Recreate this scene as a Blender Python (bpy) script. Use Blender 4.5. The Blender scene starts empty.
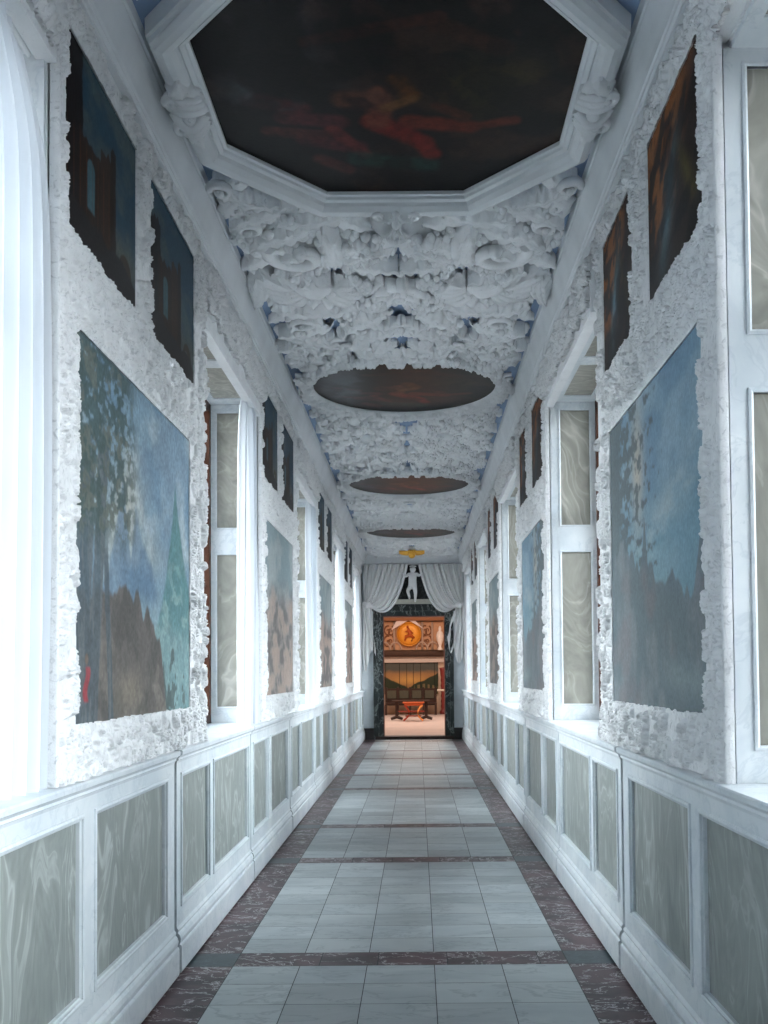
import bpy, bmesh, math, random
import numpy as np
from mathutils import Vector, Matrix

PI = math.pi
S = bpy.context.scene
COL = S.collection
CX = -0.105            # centre line of the corridor
H_EYE = 1.6
P0, PER = 3.78, 5.024  # first pier start, bay period
PIER = 2.66
Y_END = 25.4
Y_BACK = -1.3
NB = 4                 # piers in front of the camera
RNG = np.random.default_rng(7)
random.seed(3)

# ------------------------------------------------------------------ helpers
def tag(o, label=None, cat=None, group=None, kind=None):
    if label: o['label'] = label
    if cat: o['category'] = cat
    if group: o['group'] = group
    if kind: o['kind'] = kind
    return o

def empty(name, loc=(0, 0, 0), parent=None):
    o = bpy.data.objects.new(name, None)
    o.location = loc
    COL.objects.link(o)
    if parent: o.parent = parent
    return o

def link(name, me, mat=None, parent=None, smooth=False, loc=None):
    o = bpy.data.objects.new(name, me)
    COL.objects.link(o)
    if mat:
        for m in (mat if isinstance(mat, (list, tuple)) else [mat]):
            me.materials.append(m)
    if smooth:
        me.polygons.foreach_set('use_smooth', [True] * len(me.polygons))
    if parent:
        o.parent = parent
        o.matrix_parent_inverse = Matrix.Translation(parent.location).inverted()
    if loc: o.location = loc
    return o

class MB:
    """collects vertices and faces of one mesh"""
    def __init__(s): s.v = []; s.f = []; s.mi = []
    def add(s, vs, fs, mi=0):
        b = len(s.v); s.v += [tuple(map(float, p)) for p in vs]
        s.f += [tuple(i + b for i in f) for f in fs]; s.mi += [mi] * len(fs)
    def box(s, x0, x1, y0, y1, z0, z1, mi=0):
        s.add([(x0,y0,z0),(x1,y0,z0),(x1,y1,z0),(x0,y1,z0),(x0,y0,z1),(x1,y0,z1),(x1,y1,z1),(x0,y1,z1)],
              [(0,3,2,1),(4,5,6,7),(0,1,5,4),(1,2,6,5),(2,3,7,6),(3,0,4,7)], mi)
    def grid(s, P, wrap_u=False, wrap_v=False, mi=0):
        n, m = len(P), len(P[0]); vs = [p for r in P for p in r]; fs = []
        for i in range(n if wrap_u else n - 1):
            for j in range(m if wrap_v else m - 1):
                a = i * m + j; b = i * m + (j + 1) % m
                c = ((i + 1) % n) * m + (j + 1) % m; d = ((i + 1) % n) * m + j
                fs.append((a, b, c, d))
        s.add(vs, fs, mi)
    def tube(s, pts, rad, n=10, caps=True, sq=(1, 1)):
        pts = [Vector(p) for p in pts]; rings = []
        up = Vector((0, 0, 1))
        for i, p in enumerate(pts):
            t = (pts[min(i + 1, len(pts) - 1)] - pts[max(i - 1, 0)])
            t = t.normalized() if t.length > 1e-9 else Vector((0, 0, 1))
            a = t.cross(up)
            if a.length < .05: a = t.cross(Vector((1, 0, 0)))
            a.normalize(); b = t.cross(a).normalized()
            r = rad[i] if isinstance(rad, (list, tuple)) else rad
            rings.append([p + a * (math.cos(2*PI*k/n) * r * sq[0]) + b * (math.sin(2*PI*k/n) * r * sq[1]) for k in range(n)])
        s.grid(rings, wrap_v=True)
        if caps:
            for ring in (rings[0], rings[-1]): s.add(ring, [tuple(range(n))])
    def lathe(s, prof, c=(0, 0, 0), n=20):
        s.grid([[(c[0] + r * math.cos(2*PI*k/n), c[1] + r * math.sin(2*PI*k/n), c[2] + z) for k in range(n)] for r, z in prof], wrap_v=True)
    def ball(s, c, r, n=8, sc=(1, 1, 1)):
        P = []
        for i in range(n // 2 + 1):
            a = PI * i / (n // 2)
            P.append([(c[0] + sc[0]*r*math.sin(a)*math.cos(2*PI*k/n), c[1] + sc[1]*r*math.sin(a)*math.sin(2*PI*k/n), c[2] + sc[2]*r*math.cos(a)) for k in range(n)])
        s.grid(P, wrap_v=True)
    def build(s, name, mat=None, parent=None, smooth=False, bevel=0):
        me = bpy.data.meshes.new(name); me.from_pydata(s.v, [], s.f)
        o = link(name, me, mat, parent, smooth)
        if any(s.mi): me.polygons.foreach_set('material_index', s.mi)
        if bevel:
            m = o.modifiers.new('bevel', 'BEVEL'); m.width = bevel; m.segments = 2; m.limit_method = 'ANGLE'
        me.update(); return o

class WB(MB):
    """mesh builder on a side wall: coordinates (u outward from the centre line, y, z)"""
    def __init__(s, side): super().__init__(); s.s = side
    def wbox(s, u0, u1, y0, y1, z0, z1, mi=0):
        a, b = CX + s.s*u0, CX + s.s*u1
        s.box(min(a, b), max(a, b), y0, y1, z0, z1, mi)
    def extrude(s, prof, y0, y1, mi=0, caps=True):
        R = [[(CX + s.s*u, y, z) for u, z in prof] for y in (y0, y1)]
        s.grid(R, mi=mi)
        if caps:
            for r in R: s.add(r, [tuple(range(len(r)))], mi)
    def rectframe(s, y0, y1, z0, z1, prof, mi=0):
        """mitred moulding running inside a rectangle; prof = [(inset, u)]"""
        R = []
        for o, u in prof:
            x = CX + s.s*u
            R.append([(x, y0+o, z0+o), (x, y1-o, z0+o), (x, y1-o, z1-o), (x, y0+o, z1-o)])
        s.grid(R, wrap_v=True, mi=mi)

def numesh(name, V, F, mat=None, parent=None, smooth=True, col=None, pos=None):
    """mesh from numpy vertex (n,3) and quad (m,4) arrays"""
    me = bpy.data.meshes.new(name)
    me.vertices.add(len(V)); me.vertices.foreach_set('co', np.ascontiguousarray(V, dtype=np.float32).ravel())
    me.loops.add(F.size); me.loops.foreach_set('vertex_index', np.ascontiguousarray(F, dtype=np.int32).ravel())
    me.polygons.add(len(F)); me.polygons.foreach_set('loop_start', np.arange(0, F.size, 4, dtype=np.int32))
    me.update(calc_edges=True)
    if col is not None:
        a = me.color_attributes.new('Paint', 'FLOAT_COLOR', 'POINT')
        c = np.ones((len(V), 4), dtype=np.float32); c[:, :3] = col
        a.data.foreach_set('color', c.ravel())
    o = link(name, me, mat, parent, smooth)
    return o

def gridfaces(n, m):
    i = np.arange(n - 1)[:, None] * m + np.arange(m - 1)[None, :]
    return np.stack([i, i + 1, i + m + 1, i + m], -1)

def relief_mesh(front, back, mask):
    """front,back (n,m,3) point grids, mask (n-1,m-1) cells kept; closes every border with a skirt to back"""
    n, m = front.shape[:2]; N = n * m
    F = [gridfaces(n, m)[mask].reshape(-1, 4)]
    idx = np.arange(N).reshape(n, m)
    M = np.zeros((n + 1, m + 1), bool); M[1:-1, 1:-1] = mask
    d = M[1:, 1:-1] != M[:-1, 1:-1]          # horizontal borders (n, m-1)
    i, j = np.nonzero(d); a = idx[i, j]; b = idx[i, j + 1]
    F.append(np.stack([a, b, b + N, a + N], -1))
    d = M[1:-1, 1:] != M[1:-1, :-1]
    i, j = np.nonzero(d); a = idx[i, j]; b = idx[i + 1, j]
    F.append(np.stack([a, b, b + N, a + N], -1))
    F = np.concatenate(F)
    V = np.concatenate([front.reshape(-1, 3), back.reshape(-1, 3)])
    used = np.unique(F); re = np.full(len(V), -1); re[used] = np.arange(len(used))
    return V[used], re[F]

# value noise in numpy
def vnoise(x, y, seed=0):
    x = np.asarray(x, float); y = np.asarray(y, float)
    xi = np.floor(x).astype(np.int64); yi = np.floor(y).astype(np.int64)
    xf = x - xi; yf = y - yi
    xf = xf*xf*(3 - 2*xf); yf = yf*yf*(3 - 2*yf)
    def h(a, b):
        k = (a * 374761393 + b * 668265263 + seed * 1274126177) & 0x7fffffff
        k = ((k ^ (k >> 13)) * 1274126177) & 0x7fffffff
        return ((k ^ (k >> 16)) & 0xffff) / 65535.0
    return (h(xi, yi)*(1-xf) + h(xi+1, yi)*xf)*(1-yf) + (h(xi, yi+1)*(1-xf) + h(xi+1, yi+1)*xf)*yf
def fbm(x, y, seed=0, o=4):
    r = 0; a = .5; t = 0
    for k in range(o):
        r = r + a * vnoise(x * 2**k, y * 2**k, seed + k * 17); t += a; a *= .5
    return r / t
def sst(a, b, x):
    t = np.clip((x - a) / (b - a), 0, 1); return t*t*(3 - 2*t)

# ---------------------------------------------------------------- materials
def newmat(name):
    m = bpy.data.materials.new(name); m.use_nodes = True
    nt = m.node_tree; b = nt.nodes['Principled BSDF']
    return m, nt, b
def N(nt, t, **k):
    n = nt.nodes.new(t)
    for a, v in k.items():
        if a.startswith('i_'):
            key = a[2:]
            n.inputs[int(key) if key.isdigit() else key.replace('_', ' ')].default_value = v
        else: setattr(n, a, v)
    return n
def ramp(nt, src, stops):
    r = nt.nodes.new('ShaderNodeValToRGB'); e = r.color_ramp.elements
    e[0].position, e[0].color = stops[0][0], (*stops[0][1], 1)
    e[1].position, e[1].color = stops[-1][0], (*stops[-1][1], 1)
    for p, c in stops[1:-1]:
        x = e.new(p); x.color = (*c, 1)
    nt.links.new(src, r.inputs[0]); return r.outputs[0]

def plaster(name, col, rough=.6, var=.06, bump=.15, scale=6):
    m, nt, b = newmat(name)
    tc = N(nt, 'ShaderNodeTexCoord'); n = N(nt, 'ShaderNodeTexNoise', i_Scale=scale, i_Detail=5.)
    nt.links.new(tc.outputs['Object'], n.inputs['Vector'])
    lo = tuple(max(0, c*(1-var)) for c in col); hi = tuple(min(1, c*(1+var)) for c in col)
    nt.links.new(ramp(nt, n.outputs[0], [(.3, lo), (.7, hi)]), b.inputs['Base Color'])
    b.inputs['Roughness'].default_value = rough
    n2 = N(nt, 'ShaderNodeTexNoise', i_Scale=scale*9, i_Detail=4.); nt.links.new(tc.outputs['Object'], n2.inputs['Vector'])
    bp = N(nt, 'ShaderNodeBump', i_Strength=bump, i_Distance=.01)
    nt.links.new(n2.outputs[0], bp.inputs['Height']); nt.links.new(bp.outputs[0], b.inputs['Normal'])
    return m

def marble(name, base, dark, vein, scale=2., rough=.3, amount=.5, sharp=.06, stretch=(1, 1, 1), cloud=None, rnd=False, spec=.38):
    """noise clouds between base and dark plus thin warped veins"""
    m, nt, b = newmat(name)
    tc = N(nt, 'ShaderNodeTexCoord'); mp = N(nt, 'ShaderNodeMapping'); mp.inputs['Scale'].default_value = stretch
    nt.links.new(tc.outputs['Object'], mp.inputs['Vector'])
    vec = mp.outputs[0]
    if rnd:
        at = N(nt, 'ShaderNodeAttribute', attribute_name='rnd')
        ad = N(nt, 'ShaderNodeVectorMath', operation='MULTIPLY_ADD'); ad.inputs[1].default_value = (9, 9, 9)
        nt.links.new(at.outputs['Color'], ad.inputs[0]); nt.links.new(vec, ad.inputs[2]); vec = ad.outputs[0]
    w = N(nt, 'ShaderNodeTexNoise', i_Scale=scale*.7, i_Detail=4.); nt.links.new(vec, w.inputs['Vector'])
    mx = N(nt, 'ShaderNodeVectorMath', operation='MULTIPLY_ADD'); mx.inputs[1].default_value = (.9, .9, .9)
    nt.links.new(w.outputs['Color'], mx.inputs[0]); nt.links.new(vec, mx.inputs[2])
    n = N(nt, 'ShaderNodeTexNoise', i_Scale=scale, i_Detail=6., i_Roughness=.6); nt.links.new(mx.outputs[0], n.inputs['Vector'])
    c1 = ramp(nt, n.outputs[0], [(.35, dark), (.62, base)])
    v = N(nt, 'ShaderNodeTexNoise', i_Scale=scale*1.3, i_Detail=5., i_Roughness=.65); nt.links.new(mx.outputs[0], v.inputs['Vector'])
    ab = N(nt, 'ShaderNodeMath', operation='SUBTRACT'); ab.inputs[1].default_value = .5; nt.links.new(v.outputs[0], ab.inputs[0])
    ab2 = N(nt, 'ShaderNodeMath', operation='ABSOLUTE'); nt.links.new(ab.outputs[0], ab2.inputs[0])
    k = ramp(nt, ab2.outputs[0], [(0, (amount,)*3), (sharp, (0, 0, 0))])
    mm = N(nt, 'ShaderNodeMix', data_type='RGBA'); nt.links.new(k, mm.inputs['Factor'])
    nt.links.new(c1, mm.inputs['A']); mm.inputs['B'].default_value = (*vein, 1)
    out = mm.outputs['Result']
    if rnd:
        hs = N(nt, 'ShaderNodeHueSaturation'); mr = N(nt, 'ShaderNodeMapRange'); mr.inputs['To Min'].default_value = .84; mr.inputs['To Max'].default_value = 1.12
        sp = N(nt, 'ShaderNodeSeparateColor'); nt.links.new(at.outputs['Color'], sp.inputs[0]); nt.links.new(sp.outputs[1], mr.inputs[0])
        nt.links.new(mr.outputs[0], hs.inputs['Value']); nt.links.new(out, hs.inputs['Color']); out = hs.outputs[0]
    nt.links.new(out, b.inputs['Base Color']); b.inputs['Roughness'].default_value = rough
    b.inputs['Specular IOR Level'].default_value = spec
    return m

def flowmarble(name, base, dark, vein, rot=0.5):
    """grey green panel marble with flowing fold-like veins"""
    m, nt, b = newmat(name)
    tc = N(nt, 'ShaderNodeTexCoord'); oi = N(nt, 'ShaderNodeObjectInfo')
    ml = N(nt, 'ShaderNodeMath', operation='MULTIPLY'); ml.inputs[1].default_value = 40.; nt.links.new(oi.outputs['Random'], ml.inputs[0])
    ad = N(nt, 'ShaderNodeVectorMath', operation='ADD'); nt.links.new(tc.outputs['Object'], ad.inputs[0]); nt.links.new(ml.outputs[0], ad.inputs[1])
    mp = N(nt, 'ShaderNodeMapping'); mp.inputs['Rotation'].default_value = (rot, 0, 0); mp.inputs['Scale'].default_value = (1, 1.5, .6)
    nt.links.new(ad.outputs[0], mp.inputs['Vector'])
    w = N(nt, 'ShaderNodeTexNoise', i_Scale=1.1, i_Detail=2.5); nt.links.new(mp.outputs[0], w.inputs['Vector'])
    mx = N(nt, 'ShaderNodeVectorMath', operation='MULTIPLY_ADD'); mx.inputs[1].default_value = (2.6, 2.6, 2.6)
    nt.links.new(w.outputs['Color'], mx.inputs[0]); nt.links.new(mp.outputs[0], mx.inputs[2])
    n = N(nt, 'ShaderNodeTexNoise', i_Scale=1.5, i_Detail=4.5, i_Roughness=.5, i_Distortion=.6); nt.links.new(mx.outputs[0], n.inputs['Vector'])
    lo = tuple(x*.6 + y*.4 for x, y in zip(base, dark)); hi = tuple(x*.75 + y*.25 for x, y in zip(base, vein)); md = tuple(x*.45 + y*.55 for x, y in zip(base, vein))
    c = ramp(nt, n.outputs[0], [(.28, dark), (.36, base), (.40, lo), (.43, base), (.455, md), (.462, base), (.52, lo), (.56, base), (.585, vein), (.60, hi), (.64, base), (.70, hi), (.8, base)])
    w2 = N(nt, 'ShaderNodeTexNoise', i_Scale=14., i_Detail=6.); nt.links.new(mx.outputs[0], w2.inputs['Vector'])
    r2 = ramp(nt, w2.outputs[0], [(.3, (.86, .86, .86)), (.7, (1.08, 1.08, 1.08))])
    mm = N(nt, 'ShaderNodeMix', data_type='RGBA', blend_type='MULTIPLY'); mm.inputs['Factor'].default_value = 1; nt.links.new(c, mm.inputs['A']); nt.links.new(r2, mm.inputs['B']); c = mm.outputs['Result']
    nt.links.new(c, b.inputs['Base Color']); b.inputs['Roughness'].default_value = .35
    return m

def painted(name, rough=.4, spec=.4, coat=0.):
    m, nt, b = newmat(name)
    at = N(nt, 'ShaderNodeAttribute', attribute_name='Paint')
    tc = N(nt, 'ShaderNodeTexCoord'); n = N(nt, 'ShaderNodeTexNoise', i_Scale=60., i_Detail=6.); nt.links.new(tc.outputs['Object'], n.inputs['Vector'])
    mr = N(nt, 'ShaderNodeMapRange'); mr.inputs['To Min'].default_value = .7; mr.inputs['To Max'].default_value = 1.3; nt.links.new(n.outputs[0], mr.inputs[0])
    hs = N(nt, 'ShaderNodeHueSaturation'); nt.links.new(at.outputs['Color'], hs.inputs['Color']); nt.links.new(mr.outputs[0], hs.inputs['Value'])
    nt.links.new(hs.outputs[0], b.inputs['Base Color'])
    b.inputs['Roughness'].default_value = rough; b.inputs['Specular IOR Level'].default_value = spec
    bp = N(nt, 'ShaderNodeBump', i_Strength=.12, i_Distance=.004); nt.links.new(n.outputs[0], bp.inputs['Height']); nt.links.new(bp.outputs[0], b.inputs['Normal'])
    return m

def simple(name, col, rough=.5, metal=0, var=.08, scale=20):
    m = plaster(name, col, rough, var, .05, scale)
    m.node_tree.nodes['Principled BSDF'].inputs['Metallic'].default_value = metal
    if not metal: m.node_tree.nodes['Principled BSDF'].inputs['Specular IOR Level'].default_value = .25
    return m

M = {}
M['stucco'] = plaster('white_stucco', (.80, .815, .83), .62, .05, .25, 7)
M['carved'] = plaster('white_painted_carving', (.83, .84, .845), .38, .06, .25, 18)
def flecks(m, col, lo, hi, scale):
    nt = m.node_tree; b = nt.nodes['Principled BSDF']; src = b.inputs['Base Color'].links[0].from_socket
    tc = N(nt, 'ShaderNodeTexCoord'); n = N(nt, 'ShaderNodeTexNoise', i_Scale=scale, i_Detail=3., i_Distortion=1.5); nt.links.new(tc.outputs['Object'], n.inputs['Vector'])
    k = ramp(nt, n.outputs[0], [(lo, (0, 0, 0)), (hi, (.55, .55, .55))])
    mm = N(nt, 'ShaderNodeMix', data_type='RGBA'); nt.links.new(k, mm.inputs['Factor']); nt.links.new(src, mm.inputs['A']); mm.inputs['B'].default_value = (*col, 1)
    nt.links.new(mm.outputs['Result'], b.inputs['Base Color'])
flecks(M['carved'], (.36, .37, .385), .55, .72, 30.)
flecks(M['stucco'], (.5, .52, .54), .62, .74, 30.)
M['drapery'] = plaster('white_drapery_stucco', (.90, .90, .90), .6, .03, .1, 5)
M['cornice'] = plaster('cornice_paint', (.74, .765, .785), .55, .07, .1, 3)
M['blue'] = plaster('pale_blue_ceiling_paint', (.25, .35, .52), .7, .15, .1, 4)
M['wmarble'] = marble('white_blue_marble', (.76, .80, .82), (.62, .68, .72), (.46, .53, .58), 2.2, .32, .35, .03)
M['panel'] = flowmarble('grey_green_panel_marble', (.28, .305, .285), (.175, .20, .19), (.46, .50, .48))
M['tanpanel'] = flowmarble('warm_grey_panel_marble', (.35, .345, .30), (.24, .24, .21), (.50, .49, .44), 1.1)
M['tile'] = marble('white_floor_marble', (.50, .535, .54), (.36, .40, .42), (.22, .26, .28), 1.8, .42, .5, .02, (.6, 1.3, 1), rnd=True)
M['purple'] = marble('purple_brown_floor_marble', (.135, .078, .085), (.045, .03, .036), (.62, .60, .60), 3.0, .36, .95, .016, (.9, 1.2, 1), rnd=True, spec=.22)
M['dgreen'] = marble('dark_green_floor_marble', (.045, .068, .078), (.028, .045, .052), (.15, .2, .22), 4., .3, .3, .02, rnd=True, spec=.22)
M['grout'] = simple('dark_joint', (.08, .085, .09), .8)
M['door_marble'] = marble('black_green_marble', (.032, .042, .042), (.014, .018, .018), (.42, .46, .45), 2.6, .3, .65, .022, (1, 1, .6))
M['greywall'] = plaster('grey_wall', (.62, .65, .67), .7)
M['dark'] = simple('dark_baseboard_paint', (.05, .045, .045), .5)
M['brown'] = simple('red_brown_window_wood', (.085, .032, .018), .45)
M['canvas'] = painted('oil_paint', .45, .07)
M['ceilcanvas'] = painted('varnished_oil_paint', .30, .08)
M['gold'] = simple('gilding', (.95, .50, .07), .4, .2)
M['back'] = simple('shadow_gap_black', (.03, .03, .03), .8)  # near-black colour standing in for shade inside narrow gaps

def curtain_mat():
    m, nt, b = newmat('sheer_white_curtain')
    out = nt.nodes['Material Output']
    b.inputs['Base Color'].default_value = (.80, .83, .86, 1); b.inputs['Roughness'].default_value = .8
    tl = N(nt, 'ShaderNodeBsdfTranslucent'); tl.inputs[0].default_value = (.74, .79, .84, 1)
    ms = N(nt, 'ShaderNodeMixShader'); ms.inputs[0].default_value = .27
    tc = N(nt, 'ShaderNodeTexCoord'); n = N(nt, 'ShaderNodeTexNoise', i_Scale=180., i_Detail=2.); nt.links.new(tc.outputs['Object'], n.inputs['Vector'])
    bp = N(nt, 'ShaderNodeBump', i_Strength=.08, i_Distance=.002); nt.links.new(n.outputs[0], bp.inputs['Height']); nt.links.new(bp.outputs[0], b.inputs['Normal'])
    nt.links.new(b.outputs[0], ms.inputs[1]); nt.links.new(tl.outputs[0], ms.inputs[2]); nt.links.new(ms.outputs[0], out.inputs[0])
    return m
M['curtain'] = curtain_mat()
def glass_mat():
    m, nt, b = newmat('window_glass'); out = nt.nodes['Material Output']
    tr = N(nt, 'ShaderNodeBsdfTransparent'); gl = N(nt, 'ShaderNodeBsdfGlossy'); gl.inputs['Roughness'].default_value = .02
    fr = N(nt, 'ShaderNodeFresnel'); fr.inputs[0].default_value = 1.35
    ms = N(nt, 'ShaderNodeMixShader'); nt.links.new(fr.outputs[0], ms.inputs[0]); nt.links.new(tr.outputs[0], ms.inputs[1]); nt.links.new(gl.outputs[0], ms.inputs[2])
    nt.links.new(ms.outputs[0], out.inputs[0]); return m
M['glass'] = glass_mat()

ORD = ['nearest', 'second', 'third', 'fourth', 'fifth', 'sixth', 'seventh', 'eighth', 'ninth', 'tenth', 'eleventh']
SIDES = [(-1, 'left'), (1, 'right')]

# ---------------------------------------------------------------- the shell
U_WALL, U_OUT = 1.235, 1.72
Z_LEDGE, Z_SOF, Z_CR, Z_CEIL = 1.195, 3.87, 4.21, 4.47
Z_LIN = {-1: 3.775, 1: 3.825}
def bays():      # window bays (y0,y1), from the one beside the camera to the far end
    return [(P0 - PER + PIER + k*PER, P0 + k*PER) for k in range(5)] 
for s, nm in SIDES:
    w = WB(s)
    piers = [(Y_BACK, P0 - PER + PIER)] + [(P0 + k*PER, P0 + k*PER + PIER) for k in range(4)] + [(P0 + 4*PER, Y_END)]
    for a, b in piers: w.wbox(U_WALL, 1.95, a, b, 0, 4.5)
    for kb, (a, b) in enumerate(bays()):
        w.wbox(U_WALL, 1.95, a, b, 0, 1.16)
        w.wbox(1.26, 1.95, a, b, Z_SOF + .02, 4.5)
        w.wbox(1.20, 1.27, a + .0, b, Z_LIN[s] + (.075 if kb == 0 else 0), Z_CR + .05)
    o = w.build('wall_' + nm, M['stucco']); tag(o, kind='structure')
    WALL = o
    # carved frieze on each lintel
    for k, (a, b) in enumerate(bays()):
        if k == 0 and False: continue
        res = .011 if k < 2 else .018
        ny, nz = int((b - a)/res), int(.36/res)
        yy = np.linspace(a, b, ny); zz = np.linspace(3.87, 4.20, nz)
        YY, ZZ = np.meshgrid(yy, zz)
        Hh = np.zeros_like(YY); rg = np.random.default_rng(50 + k)
        for _ in range(int((b-a)*60)):
            cy, cz, r = rg.uniform(a, b), rg.uniform(3.90, 4.16), rg.uniform(.04, .10)
            d = np.hypot(YY - cy, ZZ - cz); th = np.arctan2(ZZ - cz, YY - cy)
            Hh = np.maximum(Hh, .055*np.sqrt(np.clip(1-(d/r)**2, 0, 1))*(.62+.38*np.cos(rg.integers(3, 8)*th + 6*np.log(d/r+.15))) * (r/.08))
        keep = (Hh[:-1, :-1] > .008)
        fr = np.stack([CX + s*(1.198 - Hh), YY, ZZ], -1); bk = fr.copy(); bk[..., 0] = CX + s*1.205
        V, F = relief_mesh(fr, bk, keep)
        numesh('carved_frieze', V, F, M['carved'], WALL, smooth=True)
o = MB(); o.box(-2.1, 1.9, Y_BACK - .1, Y_BACK, 0, 4.5)
tag(o.build('wall_back', plaster('bounce_cut_back_wall', (.22, .24, .26), .8)), kind='structure')  # unseen wall, coloured dark to cut bounce light near the camera

# ceiling slab, blue
o = MB(); o.box(-2.1, 1.9, Y_BACK, Y_END, Z_CEIL, Z_CEIL + .12)
CEIL = tag(o.build('ceiling', M['blue']), kind='structure')

# cornice
CROWN = [(1.26, Z_CR), (1.172, Z_CR), (1.172, Z_CR+.018), (1.16, Z_CR+.022), (1.158, Z_CR+.034), (1.15, Z_CR+.04),
         (1.145, Z_CR+.07), (1.137, Z_CR+.10), (1.128, Z_CR+.14), (1.117, Z_CR+.175), (1.105, Z_CR+.20), (1.103, Z_CR+.212), (1.093, Z_CR+.216), (1.09, Z_CR+.235), (1.085, Z_CEIL), (1.26, Z_CEIL)]
for i, (s, nm) in enumerate(SIDES):
    w = WB(s); w.extrude(CROWN, Y_BACK, Y_END, caps=False)
    tag(w.build('trim_%d' % (i + 1), M['cornice']), 'long plain white cornice between %s wall and ceiling' % nm, kind='structure')
w = MB(); w.grid([[(x, Y_END - (1.26 - u) * 1.1, z) for u, z in CROWN] for x in (CX - 1.2, CX + 1.2)])
tag(w.build('trim_3', M['cornice']), 'white cornice across the end wall above the drapery', kind='structure')

# ---------------------------------------------------------------- floor
def build_floor():
    V = []; F = []; MI = []; RN = []
    def tile(x0, x1, y0, y1, mi):
        g = .0022; b = len(V); z = 0
        V.extend([(x0+g, y0+g, z), (x1-g, y0+g, z), (x1-g, y1-g, z), (x0+g, y1-g, z)])
        F.append((b, b+1, b+2, b+3)); MI.append(mi); RN.append((random.random(), random.random(), random.random()))
    xL, xR = CX - .92, CX + .92
    strips = [(.0, .25), (2.55, 2.8), (5.81, 6.08), (8.93, 9.18), (10.93, 11.18), (14.45, 14.7), (16.42, 16.67), (19.55, 19.8), (21.5, 21.75), (24.5, 24.75)]
    y = Y_BACK
    regs = []; last = Y_BACK
    for a, b in strips: regs.append((last, a)); last = b
    regs.append((last, Y_END))
    for a, b in regs:
        n = max(1, round((b - a)/.335))
        for i in range(n):
            ya, yb = a + (b-a)*i/n, a + (b-a)*(i+1)/n
            sh = 0
            for c in range(5): tile(xL + c*.368, xL + (c+1)*.368, ya, yb, 0)
        # purple border slabs, irregular lengths
        for x0, x1 in ((CX - 1.24, xL), (xR, CX + 1.24)):
            ya = a
            while ya < b - .01:
                yb = min(b, ya + random.choice([.2, .26, .32, .4]))
                if b - yb < .12: yb = b
                tile(x0, x1, ya, yb, 1); ya = yb
    for a, b in strips:
        x = xL
        while x < xR - .01:
            x2 = min(xR, x + random.uniform(.26, .52))
            if xR - x2 < .15: x2 = xR
            tile(x, x2, a, b, 1); x = x2
        tile(CX - 1.24, xL, a, b, 2); tile(xR, CX + 1.24, a, b, 2)
    b = len(V)
    V.extend([(-2.1, Y_BACK, -.0025), (1.9, Y_BACK, -.0025), (1.9, Y_END+.3, -.0025), (-2.1, Y_END+.3, -.0025), (-2.1, Y_BACK, -.1), (1.9, Y_BACK, -.1), (1.9, Y_END+.3, -.1), (-2.1, Y_END+.3, -.1)])
    for f in ((0,1,2,3), (4,7,6,5), (0,4,5,1), (1,5,6,2), (2,6,7,3), (3,7,4,0)):
        F.append(tuple(b+i for i in f)); MI.append(3); RN.append((0, 0, 0))
    me = bpy.data.meshes.new('floor'); me.from_pydata(V, [], F)
    o = link('floor', me, [M['tile'], M['purple'], M['dgreen'], M['grout']])
    me.polygons.foreach_set('material_index', MI)
    at = me.attributes.new('rnd', 'FLOAT_COLOR', 'FACE')
    at.data.foreach_set('color', np.array([(*r, 1) for r in RN], np.float32).ravel())
    tag(o, kind='structure'); return o
build_floor()

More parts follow.
